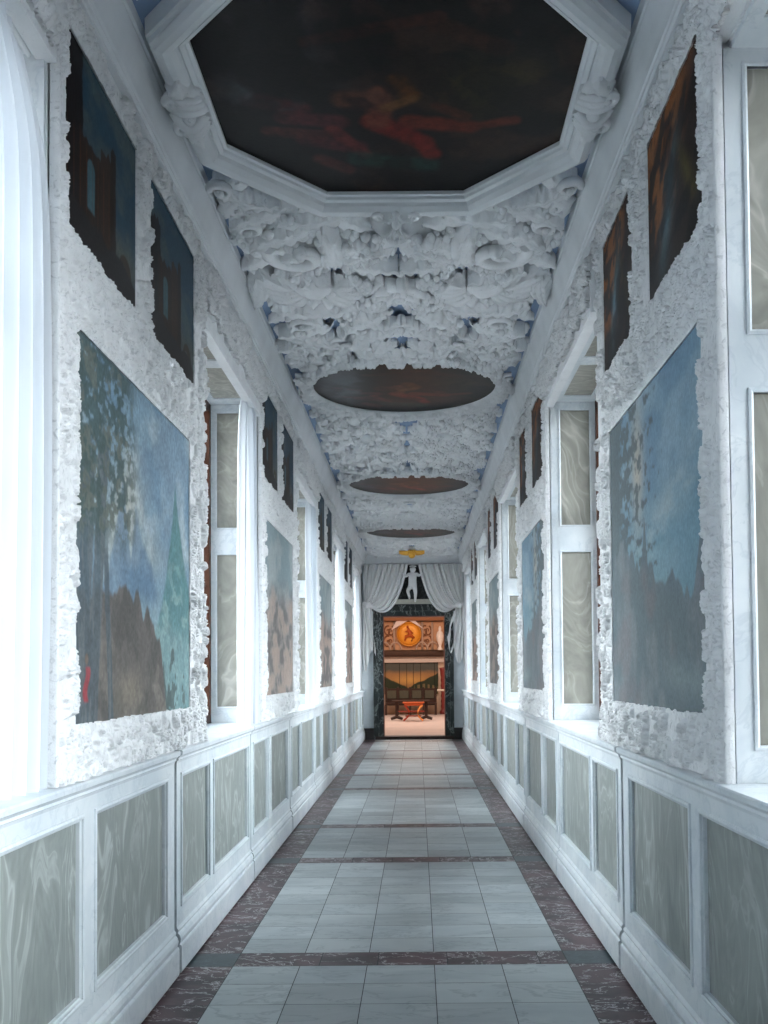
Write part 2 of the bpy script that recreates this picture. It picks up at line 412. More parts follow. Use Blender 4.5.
# ---------------------------------------------------------------- wainscot
def section(s, nm, y0, y1, panels, k, kindword):
    ga, gb = (.014, .026) if kindword == 'pier' else (.026, .014)
    y0 += ga; y1 -= gb; gj = 2*gb
    root = empty('wainscot_section', (CX + s*1.2, (y0+y1)/2, 0))
    if k < 1: lab = 'pale marble wainscot section beside the camera at the %s edge' % nm
    else: lab = ('%s pale marble wainscot section from the viewer along the %s wall' if k < 9 else '%s marble wainscot section in the far distance of the %s wall') % (ORD[k-1], nm)
    tag(root, lab, 'wainscot', 'marble wainscot sections of the %s wall' % nm)
    uf = 1.192
    b = WB(s)
    # rails and stiles round the panel openings
    zs = (.365, 1.045)
    b.wbox(uf, 1.234, y0, y1, .25, zs[0]); b.wbox(uf, 1.234, y0, y1, zs[1], 1.15)
    ys = [y0] + [v for p in panels for v in p] + [y1]
    for i in range(0, len(ys), 2): b.wbox(uf, 1.234, ys[i], ys[i+1], zs[0], zs[1])
    fr = b.build('panel_frame', M['wmarble'], root)
    for a, c in panels:
        p = WB(s); p.wbox(1.212, 1.232, a, c, *zs)
        po = p.build('marble_panel', M['panel'], root)
        q = WB(s); q.rectframe(a, c, zs[0], zs[1], [(-.022, uf), (-.022, uf-.007), (-.012, uf-.010), (-.004, uf-.007), (-.004, uf), (.006, uf+.005), (.006, uf+.021)])
        q.build('panel_moulding', M['wmarble'], po)
    b = WB(s); b.wbox(1.215, 1.2345, y1, y1 + gj, .0, 1.16); b.wbox(1.195, 1.216, y1, y1+gj, 0, .2); b.wbox(1.19, 1.2345, y0, y1, 0, .012); b.build('shadow_gap_strip', M['back'], root)  # black strips paint the shade between sections and under the plinth
    b = WB(s)
    b.extrude([(1.234, .012), (1.168, .012), (1.165, .02), (1.165, .15), (1.168, .158), (1.176, .162), (1.172, .175), (1.169, .19), (1.175, .21), (1.186, .222), (1.182, .235), (1.192, .25), (1.234, .25)], y0, y1)
    b.build('plinth', M['wmarble'], root)
    b = WB(s)
    b.extrude([(1.234, 1.125), (1.192, 1.125), (1.188, 1.138), (1.180, 1.142), (1.182, 1.152), (1.170, 1.165), (1.160, 1.17), (1.158, 1.188), (1.163, Z_LEDGE), (1.30, Z_LEDGE), (1.30, 1.165), (1.234, 1.162)], y0, y1)
    b.build('ledge', M['wmarble'], root)
for s, nm in SIDES:
    k = 0; y = 3.13 - PER
    i = 0
    while y < Y_END - .3:
        L = 2.5 if i % 2 == 0 else PER - 2.5
        y1 = min(y + L, Y_END - .02)
        if i % 2 == 0: pn = [(y+.13, y+.93), (y+1.11, y+2.29)]
        else: pn = [(y+.14, y+.90), (y+1.05, y+2.39)]
        pn = [(a, min(b, y1-.08)) for a, b in pn if a < y1 - .3]
        if y + L > 1.2:
            section(s, nm, max(y, Y_BACK), y1, [(max(a, 0.0), b) for a, b in pn if b > .3] if y > 0 else pn, k, 'pier' if i % 2 == 0 else 'window'); k += 1
        y = y1; i += 1

# ---------------------------------------------------------------- window bays: reveals, soffits, windows
tn = 4; wn = 1
def reveal(s, nm, y, dirn, k):
    """marble panelling on the pier face; dirn -1 faces the camera"""
    global tn
    root = empty('trim_%d' % tn, (CX + s*1.4, y, 0)); tn += 1
    tag(root, 'marble panelled window reveal on the %s wall' % nm, kind='structure')
    t = .022; ya, yb = (y - t, y) if dirn < 0 else (y, y + t)
    w = WB(s); u0, u1, v0, v1 = 1.24, 1.66, 1.325, 1.57
    w.wbox(u0, v0, ya, yb, Z_LEDGE, Z_SOF); w.wbox(v1, u1, ya, yb, Z_LEDGE, Z_SOF)
    for a, b in ((Z_LEDGE, 1.33), (2.60, 2.83), (3.80, Z_SOF)): w.wbox(v0, v1, ya, yb, a, b)
    w.build('stone_frame', M['wmarble'], root)
    for a, b in ((1.33, 2.60), (2.83, 3.80)):
        p = WB(s); yy = (y - .006, y - .001) if dirn < 0 else (y + .001, y + .006)
        p.wbox(v0, v1, yy[0], yy[1], a, b)
        po = p.build('marble_panel', M['tanpanel'], root)
        e = MB(); f = y + dirn*t; g = y + dirn*.008
        def X(u): return CX + s*u
        R = []
        for o_, d_ in ((-.018, 0), (-.018, .006), (-.008, .008), (0, .004), (0, -.012)):
            R.append([(X(v0+o_), f + dirn*d_, a+o_), (X(v1-o_), f + dirn*d_, a+o_), (X(v1-o_), f + dirn*d_, b-o_), (X(v0+o_), f + dirn*d_, b-o_)])
        e.grid(R, wrap_v=True); e.build('panel_moulding', M['wmarble'], po)
def soffit(s, nm, a, b):
    global tn
    root = empty('trim_%d' % tn, (CX + s*1.4, (a+b)/2, Z_SOF)); tn += 1
    tag(root, 'marble panelled window soffit on the %s wall' % nm, kind='structure')
    w = WB(s); m = (a+b)/2; c = [(a+.2, m-.09), (m+.09, b-.2)]
    z0, z1 = Z_SOF, Z_SOF + .02
    w.wbox(1.27, 1.33, a, b, z0, z1); w.wbox(1.56, 1.66, a, b, z0, z1)
    for p, q in ((a, c[0][0]), (c[0][1], c[1][0]), (c[1][1], b)): w.wbox(1.33, 1.56, p, q, z0, z1)
    w.build('stone_frame', M['wmarble'], root)
    for p, q in c:
        w = WB(s); w.wbox(1.33, 1.56, p, q, z0 + .012, z1); w.build('marble_panel', M['tanpanel'], root)
def window(s, nm, a, b, k):
    global wn
    root = empty('window_%d' % wn, (CX + s*1.68, (a+b)/2, 1.2)); wn += 1
    tag(root, kind='structure')
    w = WB(s); z0, z1 = Z_LEDGE, Z_SOF + .02
    u0, u1 = 1.62, 1.70
    w.wbox(u0, u1, a, a+.09, z0, z1); w.wbox(u0, u1, b-.09, b, z0, z1)
    w.wbox(u0, u1, a, b, z1-.09, z1); w.wbox(u0, u1, a, b, z0, z0+.07)
    m = (a+b)/2; w.wbox(u0+.01, u1, m-.045, m+.045, z0, z1); w.wbox(u0+.01, u1, a, b, 2.9, 2.98)
    for q in (1.78, 2.34, 3.42): w.wbox(u0+.03, u1-.02, a, b, q-.014, q+.014)
    w.build('window_frame', M['brown'], root, bevel=.004)
    g = WB(s); g.wbox(1.664, 1.668, a+.05, b-.05, z0+.05, z1-.05); g.build('window_glass', M['glass'], root)
    w = WB(s); w.wbox(1.30, 1.66, a+.0, b, 1.16, Z_LEDGE-.001); w.build('window_sill', M['wmarble'], root)
for s, nm in SIDES:
    for k, (a, b) in enumerate(bays()):
        reveal(s, nm, b, -1, k)
        reveal(s, nm, a, 1, k)
        soffit(s, nm, a, b); window(s, nm, a, b, k)

# ---------------------------------------------------------------- curtains on the left windows
def curtain(k, yc, half, uc):
    z0, z1 = Z_LEDGE + .004, Z_SOF - .03
    nz, na = 50, (150 if half < .5 else 520); P = []
    rg = random.Random(k)
    ph = rg.random()*6
    for i in range(nz):
        t = i/(nz-1); z = z0 + (z1 - z0)*t
        row = []
        gath = 1.0 - .22*math.exp(-((t-1)/.1)**2)
        for j in range(na):
            q = j/(na-1)*2 - 1
            amp = (.045 + .02*math.sin(3*q + ph)) * (.55 + .45*(1-t)**.3 if t < .97 else .35)
            u = uc + amp*math.sin(q*(19 if half < .5 else 75) + ph + .5*math.sin(2.2*t + ph)) + .02*math.sin(q*7+ph*2+t*1.5)
            y = yc + half*q*gath*(1 + .04*math.sin(t*2.4)) + (.014*math.cos(q*38) if half < .5 else 0)
            row.append((CX - u, y, z))
        P.append(row)
    root = empty('window_curtain', (CX - uc, yc, z0))
    w = MB(); w.grid(P); o = w.build('curtain_cloth', M['curtain'], root, smooth=True)
    h = MB(); h.tube([(CX - uc, yc - half, z1 + .012), (CX - uc, yc + half, z1 + .012)], .011, 10)
    h.build('curtain_rail', M['cornice'], root)
    lab = ['sheer white curtain at the left edge, filling the nearest left window',
           'gathered white curtain between the nearest and second left picture walls',
           'gathered white curtain between the second and third left picture walls',
           'gathered white curtain between the third and farthest left picture walls',
           'gathered white curtain of the last left window beside the end wall'][k]
    tag(root, lab, 'curtain', 'white curtains of the left windows')
for k, (a, b) in enumerate(bays()):
    if k == 0: curtain(k, b - 1.19, 1.14, 1.285)
    else: curtain(k, b - .33, .24, 1.265)

# ---------------------------------------------------------------- carved surrounds with three paintings each
def stamp_field(YY, ZZ, mask, n, rg, r0, r1, amp):
    """overlapping carved whorls, ribbed leaves and small shells"""
    ys = YY[0, :]; zs = ZZ[:, 0]; Hh = np.zeros_like(YY)
    for q in range(n):
        i = rg.integers(len(zs)); j = rg.integers(len(ys))
        if not mask[min(i, mask.shape[0]-1), min(j, mask.shape[1]-1)]: continue
        r = r1 - (r1-r0)*(q/n)**.6*rg.uniform(.7, 1); cy, cz = ys[j], zs[i]
        j0, j1 = np.searchsorted(ys, [cy-r, cy+r]); i0, i1 = np.searchsorted(zs, [cz-r, cz+r])
        y = YY[i0:i1, j0:j1] - cy; z = ZZ[i0:i1, j0:j1] - cz
        if y.size == 0: continue
        a = rg.uniform(0, 2*PI); A = y*math.cos(a) + z*math.sin(a); B = -y*math.sin(a) + z*math.cos(a)
        d = np.hypot(y, z)/r; th = np.arctan2(z, y); kind = rg.random()
        if kind < .30:     # whorl: a rolled volute
            sp_ = np.mod(th/(2*PI)*rg.choice([-1, 1]) + 2.1*np.log(d+.10), 1.)
            v = np.clip(1-d**4, 0, 1)**.5*(.35+.65*np.abs(np.sin(sp_*PI)))
        elif kind < .42:   # shell
            v = np.clip(1-d**3, 0, 1)**.5*(.55+.45*np.abs(np.cos(5*th)))*(.5+.5*d)
        else:              # curled ribbed leaf
            B = B - rg.uniform(-1.1, 1.1)*(A/r)**2*r*.5; wd = r*.36*(1+.22*np.cos(11*A/r))
            v = np.clip(1-(A/r)**4, 0, 1)**.5*np.clip(1-np.abs(B/wd)**3, 0, 1)**.5*(.45+.55*np.abs(np.cos(4.2*B/wd + 2.2*A/r)))
        v = v*amp*rg.uniform(.55, 1.0)
        cur = Hh[i0:i1, j0:j1]
        Hh[i0:i1, j0:j1] = np.where(v > .18*amp, np.maximum(cur*.55, v), cur)
    return Hh

SIDEPAR = {-1: dict(y0=3.785, y1=6.44, low=(4.02, 6.04, 1.41, 2.955), u1=(3.885, 4.885, 3.30, 4.085), u2=(5.145, 6.17, 3.30, 4.085)),
            1: dict(y0=3.73, y1=6.23, low=(3.99, 5.91, 1.43, 2.95), u1=(3.93, 4.86, 3.31, 4.06), u2=(5.22, 6.04, 3.31, 4.06))}
U_FR = 1.192
PIERWORD = ['nearest', 'second', 'third', 'farthest']
def surround(s, nm, k):
    p = SIDEPAR[s]; dy = k*PER
    res = [.0044, .008, .014, .02][k]
    ya, yb, za, zb = p['y0'] + dy, p['y1'] + dy, Z_LEDGE + .002, Z_CR - .004
    ny, nz = int((yb-ya)/res), int((zb-za)/res)
    ys = np.linspace(ya, yb, ny); zs = np.linspace(za, zb, nz); YY, ZZ = np.meshgrid(ys, zs)
    rg = np.random.default_rng(100 + k + (s+1)*10)
    def jag(t, seed, a): return a*vnoise(t*38, t*0+seed, seed)
    mask = np.ones((nz-1, ny-1), bool)
    yc = (YY[:-1, :-1] + YY[1:, 1:])/2; zc = (ZZ[:-1, :-1] + ZZ[1:, 1:])/2
    rise = np.zeros_like(YY); taper = np.ones_like(YY); tap2 = np.ones_like(YY)
    for q in (p['low'], p['u1'], p['u2']):
        a, b, c, d = q[0]+dy, q[1]+dy, q[2], q[3]
        inside = (yc > a - .004 + jag(zc, 1, .010)) & (yc < b - jag(zc, 2, .003)) & (zc > c - .004 + jag(yc, 3, .010)) & (zc < d - jag(yc, 4, .003))
        mask &= ~inside
        far = np.where((ZZ > c - .05) & (YY > b - .01) & (ZZ < d + .02), YY - b, 1.); top = np.where((YY > a - .05) & (YY < b + .02) & (ZZ > d - .01), ZZ - d, 1.)
        nr = np.where((ZZ > c - .02) & (YY < a + .02) & (ZZ < d + .02), a - YY, 1.); bt = np.where((YY > a - .02) & (YY < b + .02) & (ZZ < c + .02), c - ZZ, 1.)
        tap2 = np.minimum(tap2, .011 + .005*np.sin(YY*170 + 2*np.sin(ZZ*31))*np.sin(ZZ*170) + .55*np.clip(np.minimum(nr, bt) - .006, 0, 1))
        taper = np.minimum(taper, np.clip((np.minimum(far, top) + .004)/.035, .12, 1.))
    mask &= (yc < yb - jag(zc, 8, .012))
    Hh = stamp_field(YY, ZZ, mask, [1500, 1200, 900, 600][k], rg, .022, .085, .042)
    for _ in range([2600, 1500, 600, 0][k]):   # drilled slits between the leaves
        cy, cz = rg.uniform(ya, yb), rg.uniform(za, zb); j0, j1 = np.searchsorted(ys, [cy-.02, cy+.02]); i0, i1 = np.searchsorted(zs, [cz-.02, cz+.02])
        if j1-j0 < 2 or i1-i0 < 2: continue
        y = YY[i0:i1, j0:j1]-cy; z = ZZ[i0:i1, j0:j1]-cz; a = rg.uniform(0, PI); A = y*math.cos(a)+z*math.sin(a); B = -y*math.sin(a)+z*math.cos(a)
        e_ = (A/rg.uniform(.008, .018))**2 + (B/rg.uniform(.004, .006))**2
        Hh[i0:i1, j0:j1] *= 1 - .95*np.clip(1.6-e_, 0, 1)
    zr = p['low'][3]
    bead = .014*np.abs(np.sin(YY*70))**.6*np.exp(-((ZZ - (p['u1'][2]-.028))/.010)**4) + .014*np.abs(np.sin(YY*70))**.6*np.exp(-((ZZ - (zr+.03))/.010)**4)
    Hh = np.maximum(np.minimum(Hh*taper, tap2), bead)
    edge = YY - ya
    Hh = np.where(edge < .018, .012*np.sqrt(np.clip(1-((edge-.009)/.010)**2, 0, 1)), np.where(edge < .024, 0, Hh))
    fr = np.stack([CX + s*(U_FR + .010 - Hh), YY, ZZ], -1); bk = fr.copy(); bk[..., 0] = CX + s*1.228
    V, F = relief_mesh(fr, bk, mask)
    o = numesh('carved_surround', V, F, M['carved'], None, smooth=(k > 1))
    # set origin at the base of the thing
    base = Vector((CX + s*1.21, (ya+yb)/2, Z_LEDGE)); o.data.transform(Matrix.Translation(-base)); o.location = base
    tag(o, '%s white carved leafwork surround holding three paintings on the %s wall' % (PIERWORD[k], nm), 'picture frame', 'carved picture surrounds of the %s wall' % nm)
    # near-black backing paints the shadow gap between frame and wall
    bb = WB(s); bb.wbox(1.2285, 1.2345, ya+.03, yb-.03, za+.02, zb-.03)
    b_ = bb.build('shadow_gap_backing', M['back']); b_.data.transform(Matrix.Translation(-base)); b_.parent = o
for s, nm in SIDES:
    for k in range(4): surround(s, nm, k)

# ---- painted pictures: colour grids computed here, (a,b) = across / up in 0..1, a=0 is the end nearest the camera
def mix(c, d, k): return c*(1-k[..., None]) + np.array(d, float)*k[..., None]
def base(a, col): return np.ones(a.shape + (3,))*np.array(col, float)

def pic_valley(a, b):           # tall tree left, blue peaks, green crag right
    n = fbm(a*5, b*6, 1); n2 = fbm(a*30, b*26, 5); n3 = fbm(a*90, b*80, 9); nw = fbm(a*12, b*12, 33)
    c = base(a, (.25, .37, .46))
    c = mix(c, (.44, .53, .57), sst(.42, .66, fbm(a*6+b, b*7-a*2, 12)))
    c = mix(c, (.17, .28, .39), sst(.5, .7, fbm(a*4+3, b*5, 8))*.7)
    c = mix(c, (.56, .52, .42), np.exp(-((a-.34)/.14)**2-((b-.60-.5*(a-.34))/.14)**2)*.8*(.6+.6*nw))
    c = mix(c, (.50, .54, .50), np.exp(-((a-.58)/.16)**2-((b-.50)/.07)**2)*.45)
    for cx_, top, wl, wr in ((.33, .70, .13, .10), (.43, .66, .06, .22)):      # hazy far peaks
        w_ = np.where(a < cx_, wl, wr); pk = top*np.exp(-np.abs((a-cx_)/w_)**1.1*.55) + .07*(nw-.5) + .02*(n2-.5)
        c = mix(c, (.15, .245, .35), sst(-.02, .05, pk - b)*sst(.02, .40, b)*(.55+.5*nw))
    c = mix(c, (.33, .45, .49), sst(.42, .24, b + .08*(nw-.5))*.75*sst(.2, .3, a))
    cr = .80*np.exp(-np.abs((a-.83)/np.where(a < .83, .20, .30))**.9) ; cr = np.maximum(cr, .42*np.exp(-((a-.95)/.28)**2)) + .04*(nw-.5) + .02*(n2-.5)
    k = sst(-.01, .03, cr - b)
    c = mix(c, (.115, .255, .26), k*.92); c = mix(c, (.30, .44, .43), k*sst(.47, .60, fbm(a*26+b*6, b*26, 21))*.75*sst(.62, .35, b))
    c = mix(c, (.27, .40, .41), sst(.34, .2, b + .06*(nw-.5))*sst(.4, .6, a)*.6)
    for t0, hh in ((.80, .27), (.70, .17), (.93, .15), (.76, .12)):
        k = sst(0, .03, (hh - 3.6*np.abs(a-t0) + .10*(n2-.5)) - b)*sst(.46, .52, n2 + .3*(hh-b)); c = mix(c, (.10, .14, .135), k*.9)
    hl = .36 - .45*np.clip(a-.45, 0, 1)**.9 - .12*np.clip(.3-a, 0, 1) + .07*(vnoise(a*22, a*0, 31)-.5) + .018*(vnoise(a*60, a*0, 32)-.5)
    hl = np.where(a > .66, hl - 3*(a-.66), hl)
    k = sst(-.008, .012, hl - b); c = mix(c, (.155, .14, .128), k); c = mix(c, (.26, .235, .20), k*sst(.5, .62, fbm(a*14, b*10, 35))*.6); c = mix(c, (.085, .085, .08), k*sst(.5, .62, fbm(a*10, b*7, 36))*.5)
    c = mix(c, (.31, .27, .21), np.exp(-((a-.38)/.1)**2-((b-.07)/.06)**2)*.7*(.5+nw))
    for x0, w_, lean, top in ((.05, .055, .06, .8), (.14, .035, .10, .85), (.215, .018, -.09, .55)):
        k = sst(1.15, .8, np.abs(a-x0-lean*(b-.3)+.01*(n2-.5))/w_)*sst(top, top-.12, b); c = mix(c, (.10, .125, .14), k*.9); c = mix(c, (.19, .21, .21), k*sst(.5, .62, fbm(a*60, b*6, 71))*.5)
    fol = sst(.34, .55, fbm(a*40, b*46, 41, 5) + .42*(.32-a) + .12*(b-.62))*sst(.48, .34, a - .08*(b-.8) + .1*(nw-.5))*sst(.44, .56, b + .1*(nw-.5))
    c = mix(c, (.075, .115, .11), fol*.92); c = mix(c, (.20, .21, .17), fol*sst(.5, .62, fbm(a*24, b*24, 77))*.6)
    k = sst(.020, .008, np.abs(a-.075-.01*np.sin(b*60)))*sst(.05, .06, b)*sst(.15, .14, b); c = mix(c, (.36, .07, .08), k); k = sst(.014, .008, np.hypot(a-.075, (b-.165)*.76)); c = mix(c, (.2, .15, .12), k)
    return c*.9*(.72+.56*n3[..., None])*(.85+.3*fbm(a*26, b*18, 55)[..., None])
def pic_sea(a, b):              # big sky, dark tree at far side, grey ruins below
    n = fbm(a*4, b*7, 11); n2 = fbm(a*20, b*24, 15); n3 = fbm(a*60, b*60, 19)
    c = base(a, (.185, .30, .40))
    c = mix(c, (.31, .43, .50), sst(.4, .7, n)*.8)
    c = mix(c, (.20, .35, .40), sst(.75, .45, b)*.6)
    c = mix(c, (.42, .51, .52), np.exp(-((b-.52+.3*(a-.5))/.08)**2)*sst(.4, .7, fbm(a*5, b*16, 3))*.8)
    c = mix(c, (.58, .50, .38), np.exp(-((a-.63)/.07)**2-((b-.78)/.2)**2)*.8)
    tr = sst(.38, .56, fbm(a*28, b*34, 51) + .9*(a-.74) + .1*(b-.6)); tr = np.maximum(tr, sst(.8, .9, a))
    c = mix(c, (.12, .145, .15), tr*sst(.3, .4, b)*.92)
    hl = .30 + .30*np.clip(a-.05, 0, 1) + .07*(vnoise(a*14, a*0, 3)-.5) + .05*(vnoise(a*40, a*0, 4)-.5) + .10*np.exp(-((a-.56)/.02)**2) + .10*np.exp(-((a-.02)/.06)**2)*2
    k = sst(-.008, .012, hl - b); c = mix(c, (.145, .18, .195), k*.95)
    c = mix(c, (.225, .255, .27), k*sst(.45, .7, fbm(a*10, b*5, 61))*.8); c = mix(c, (.22, .185, .19), k*sst(.5, .75, fbm(a*6, b*6, 65))*.5)
    c = mix(c, (.26, .33, .34), np.exp(-((b-.12-.1*(a-.5))/.05)**2)*sst(.5, .2, a)*.6)
    return c*(.88+.24*n3[..., None])
def pic_ruin(a, b, seed=0, warm=1.0):   # dark arches against a deep blue sky
    n = fbm(a*4, b*5, 71+seed); n2 = fbm(a*22, b*16, 73+seed); n3 = fbm(a*50, b*50, 79)
    c = base(a, (.045, .11, .17)); c = mix(c, (.14, .19, .19), sst(.45, .7, n)*.7); c = mix(c, (.19, .20, .16), np.exp(-((b-.22)/.12)**2)*.6)
    def blk(x0, x1, top, col, j=.03):
        nonlocal c
        e = .012*(n2-.5)*2
        k = sst(-.006, .006, a-x0+e)*sst(.006, -.006, a-x1+e)*sst(.006, -.006, b-top-j*(vnoise(a*30, a*0, seed)-.5)*2)
        c = mix(c, col, k)
    blk(-.1, .22, 1.05 if seed % 2 == 0 else .8, (.018, .014, .014))
    blk(.18, .50, .60, (.045, .026, .017)); blk(.46, .66, .68, (.06, .033, .02)); blk(.60, .68, .75, (.035, .022, .016))
    for x0, w, t in ((.33, .05, .50), (.80, .05, .19)):
        k = sst(1.05, .9, np.hypot((a-x0)/w, np.clip(b-t+.04, 0, 1)/.05))*sst(t-.27, t-.25, b)
        c = mix(c, (.10, .21, .25), k*(1 if t > .3 else .0)); 
    k = sst(1.05, .9, np.hypot((a-.83)/.10, np.clip(b-.16, 0, 1)/.10))*sst(0, .01, b); c = mix(c, (.075, .055, .035), k)
    k = sst(1.05, .9, np.hypot((a-.80)/.045, np.clip(b-.14, 0, 1)/.06))*sst(.06, .07, b); c = mix(c, (.20, .23, .21), k)
    gr = sst(0, .02, .16+.07*(vnoise(a*9, a*0, 5+seed)-.5) + .08*(1-a) - b); c = mix(c, (.035, .03, .03), gr)
    c = mix(c, (.16, .06, .025), sst(.015, 0, np.abs(np.mod(a*13+seed*.3, 1.)-.5)-.06)*sst(.62, .5, b)*sst(.15, .25, b)*sst(.7, .6, a)*.55*warm)
    return c*.55*(.8+.4*n3[..., None])
def pic_dusk(a, b, seed=0):     # brown dark picture with a streak of blue and orange
    n = fbm(a*4 + b*2, b*4, 81+seed); n3 = fbm(a*50, b*50, 89); n2 = fbm(a*9+b*4, b*9, 3+seed)
    c = base(a, (.045, .032, .028)); c = mix(c, (.36, .13, .04), sst(.40, .58, n2)*sst(.25, .7, a + .55*(b-.5))*.9*sst(.15, .45, b))
    c = mix(c, (.13, .25, .31), np.exp(-((a - .62 + .35*(b-.35))/.10)**2-((b-.42)/.28)**2)*.9)
    c = mix(c, (.13, .10, .03), np.exp(-((a-.25-.6*(b-.4))/.06)**2-((b-.4)/.22)**2)*.8)
    c = mix(c, (.018, .016, .018), sst(.5, .68, n)*.75)
    return c*.8*(.8+.4*n3[..., None])
def pic_figures(a, b, seed=0, pink=1.):  # pale rocks and flesh coloured figures
    n = fbm(a*4, b*5, 91+seed); n2 = fbm(a*9 + 1.5*n, b*12, 93+seed); n3 = fbm(a*40, b*40, 99)
    c = base(a, (.24, .31, .33)); c = mix(c, (.38, .42, .42), sst(.4, .65, n)*.8)
    low = sst(.72, .5, b + .2*(n-.5)); c = mix(c, (.27, .23, .21), low*.8)
    c = mix(c, (.50, .36*(.9+.1/pink), .30), low*sst(.48, .62, n2)*.75*pink)
    c = mix(c, (.14, .13, .13), low*sst(.50, .40, n2)*.8)
    return c*(.88+.24*n3[..., None])
def pic_ceiling(a, b, seed=0):
    x = a - .5; y = b - .5
    n = fbm(a*4, b*4, 111+seed); n2 = fbm(a*7+1.5*n, b*7+1.5*n, 113+seed); n3 = fbm(a*40, b*40, 119)
    c = base(a, (.014, .012, .012)); c = mix(c, (.045, .025, .020), sst(.45, .7, n2))
    c = mix(c, (.035, .028, .014), np.exp(-((x-.24)/.12)**2-((y+.02)/.12)**2))
    def limb(p, q, w, col, k=.9):
        nonlocal c
        px, py = a - p[0], b - p[1]; dx, dy = q[0]-p[0], q[1]-p[1]; L = dx*dx+dy*dy
        t = np.clip((px*dx+py*dy)/L, 0, 1); d = np.hypot(px-t*dx, py-t*dy) + .02*(n2-.5)
        c = mix(c, col, sst(w*1.3, w*.5, d)*k*(.5+.9*n3))
    red = (.22, .025, .02); fl = (.20, .06, .04); dk = (.09, .025, .03)
    limb((.45, .62), (.58, .72), .035, red); limb((.58, .72), (.61, .78), .03, red); limb((.55, .62), (.72, .65), .03, (.16, .03, .02)); limb((.72, .65), (.84, .62), .02, (.13, .03, .02))
    limb((.47, .50), (.46, .62), .035, fl, .7); limb((.38, .52), (.47, .52), .04, (.13, .05, .035), .8); limb((.52, .45), (.55, .50), .035, (.13, .045, .012), .9)
    limb((.20, .60), (.35, .62), .028, dk); limb((.25, .70), (.40, .74), .03, dk); limb((.33, .66), (.42, .78), .022, (.15, .03, .03)); limb((.12, .52), (.25, .56), .03, dk)
    limb((.40, .80), (.60, .84), .04, (.02, .05, .045), .8); limb((.30, .30), (.62, .22), .02, (.09, .03, .02), .5); limb((.62, .25), (.78, .33), .03, (.07, .025, .015), .5)
    limb((.15, .66), (.30, .68), .022, (.10, .03, .03), .8); limb((.62, .55), (.70, .60), .02, (.10, .03, .02), .7); limb((.28, .80), (.36, .86), .025, (.11, .03, .03), .7); limb((.70, .45), (.86, .42), .05, (.05, .035, .015), .6); limb((.48, .56), (.56, .52), .02, (.16, .07, .03), .8)
    c = mix(c, (.07, .085, .11), np.exp(-((x+.30)/.13)**2-((y+.0)/.3)**2)*sst(.42, .62, n2)*.9)  # bluish varnish reflection at left, painted into the canvas colour
    c = mix(c, (.008, .007, .008), sst(.50, .62, fbm(a*11+n, b*11, 140+seed))*.6)
    return c*.7*(.7+.6*n3[..., None])

def painting(s, nm, k, q, fn, label, res, group):
    a0, a1, z0, z1 = q[0]+k*PER, q[1]+k*PER, q[2], q[3]
    e = .014
    n, m = int((z1-z0+2*e)/res), int((a1-a0+2*e)/res)
    ys = np.linspace(a0-e, a1+e, m); zs = np.linspace(z0-e, z1+e, n); YY, ZZ = np.meshgrid(ys, zs)
    col = np.clip(fn((YY-a0)/(a1-a0), (ZZ-z0)/(z1-z0)), 0, 1)
    fr = np.stack([np.full_like(YY, CX + s*1.2085), YY, ZZ], -1); bk = fr.copy(); bk[..., 0] = CX + s*1.2265
    mask = np.ones((n-1, m-1), bool)
    V = np.concatenate([fr.reshape(-1, 3), bk.reshape(-1, 3)]); C2 = np.concatenate([col.reshape(-1, 3)]*2)
    # keep only used vertices
    Vr, F = relief_mesh(fr, bk, mask)
    nfront = n*m
    C3 = np.concatenate([col.reshape(-1, 3), np.zeros((len(Vr)-nfront, 3)) + .03])
    base_ = Vector((CX + s*1.22, (a0+a1)/2, z0)); Vr = Vr - np.array(base_)
    o = numesh('painting', Vr, F, M['canvas'], None, smooth=False, col=C3)
    o.location = base_
    tag(o, label, 'painting', group)
import functools
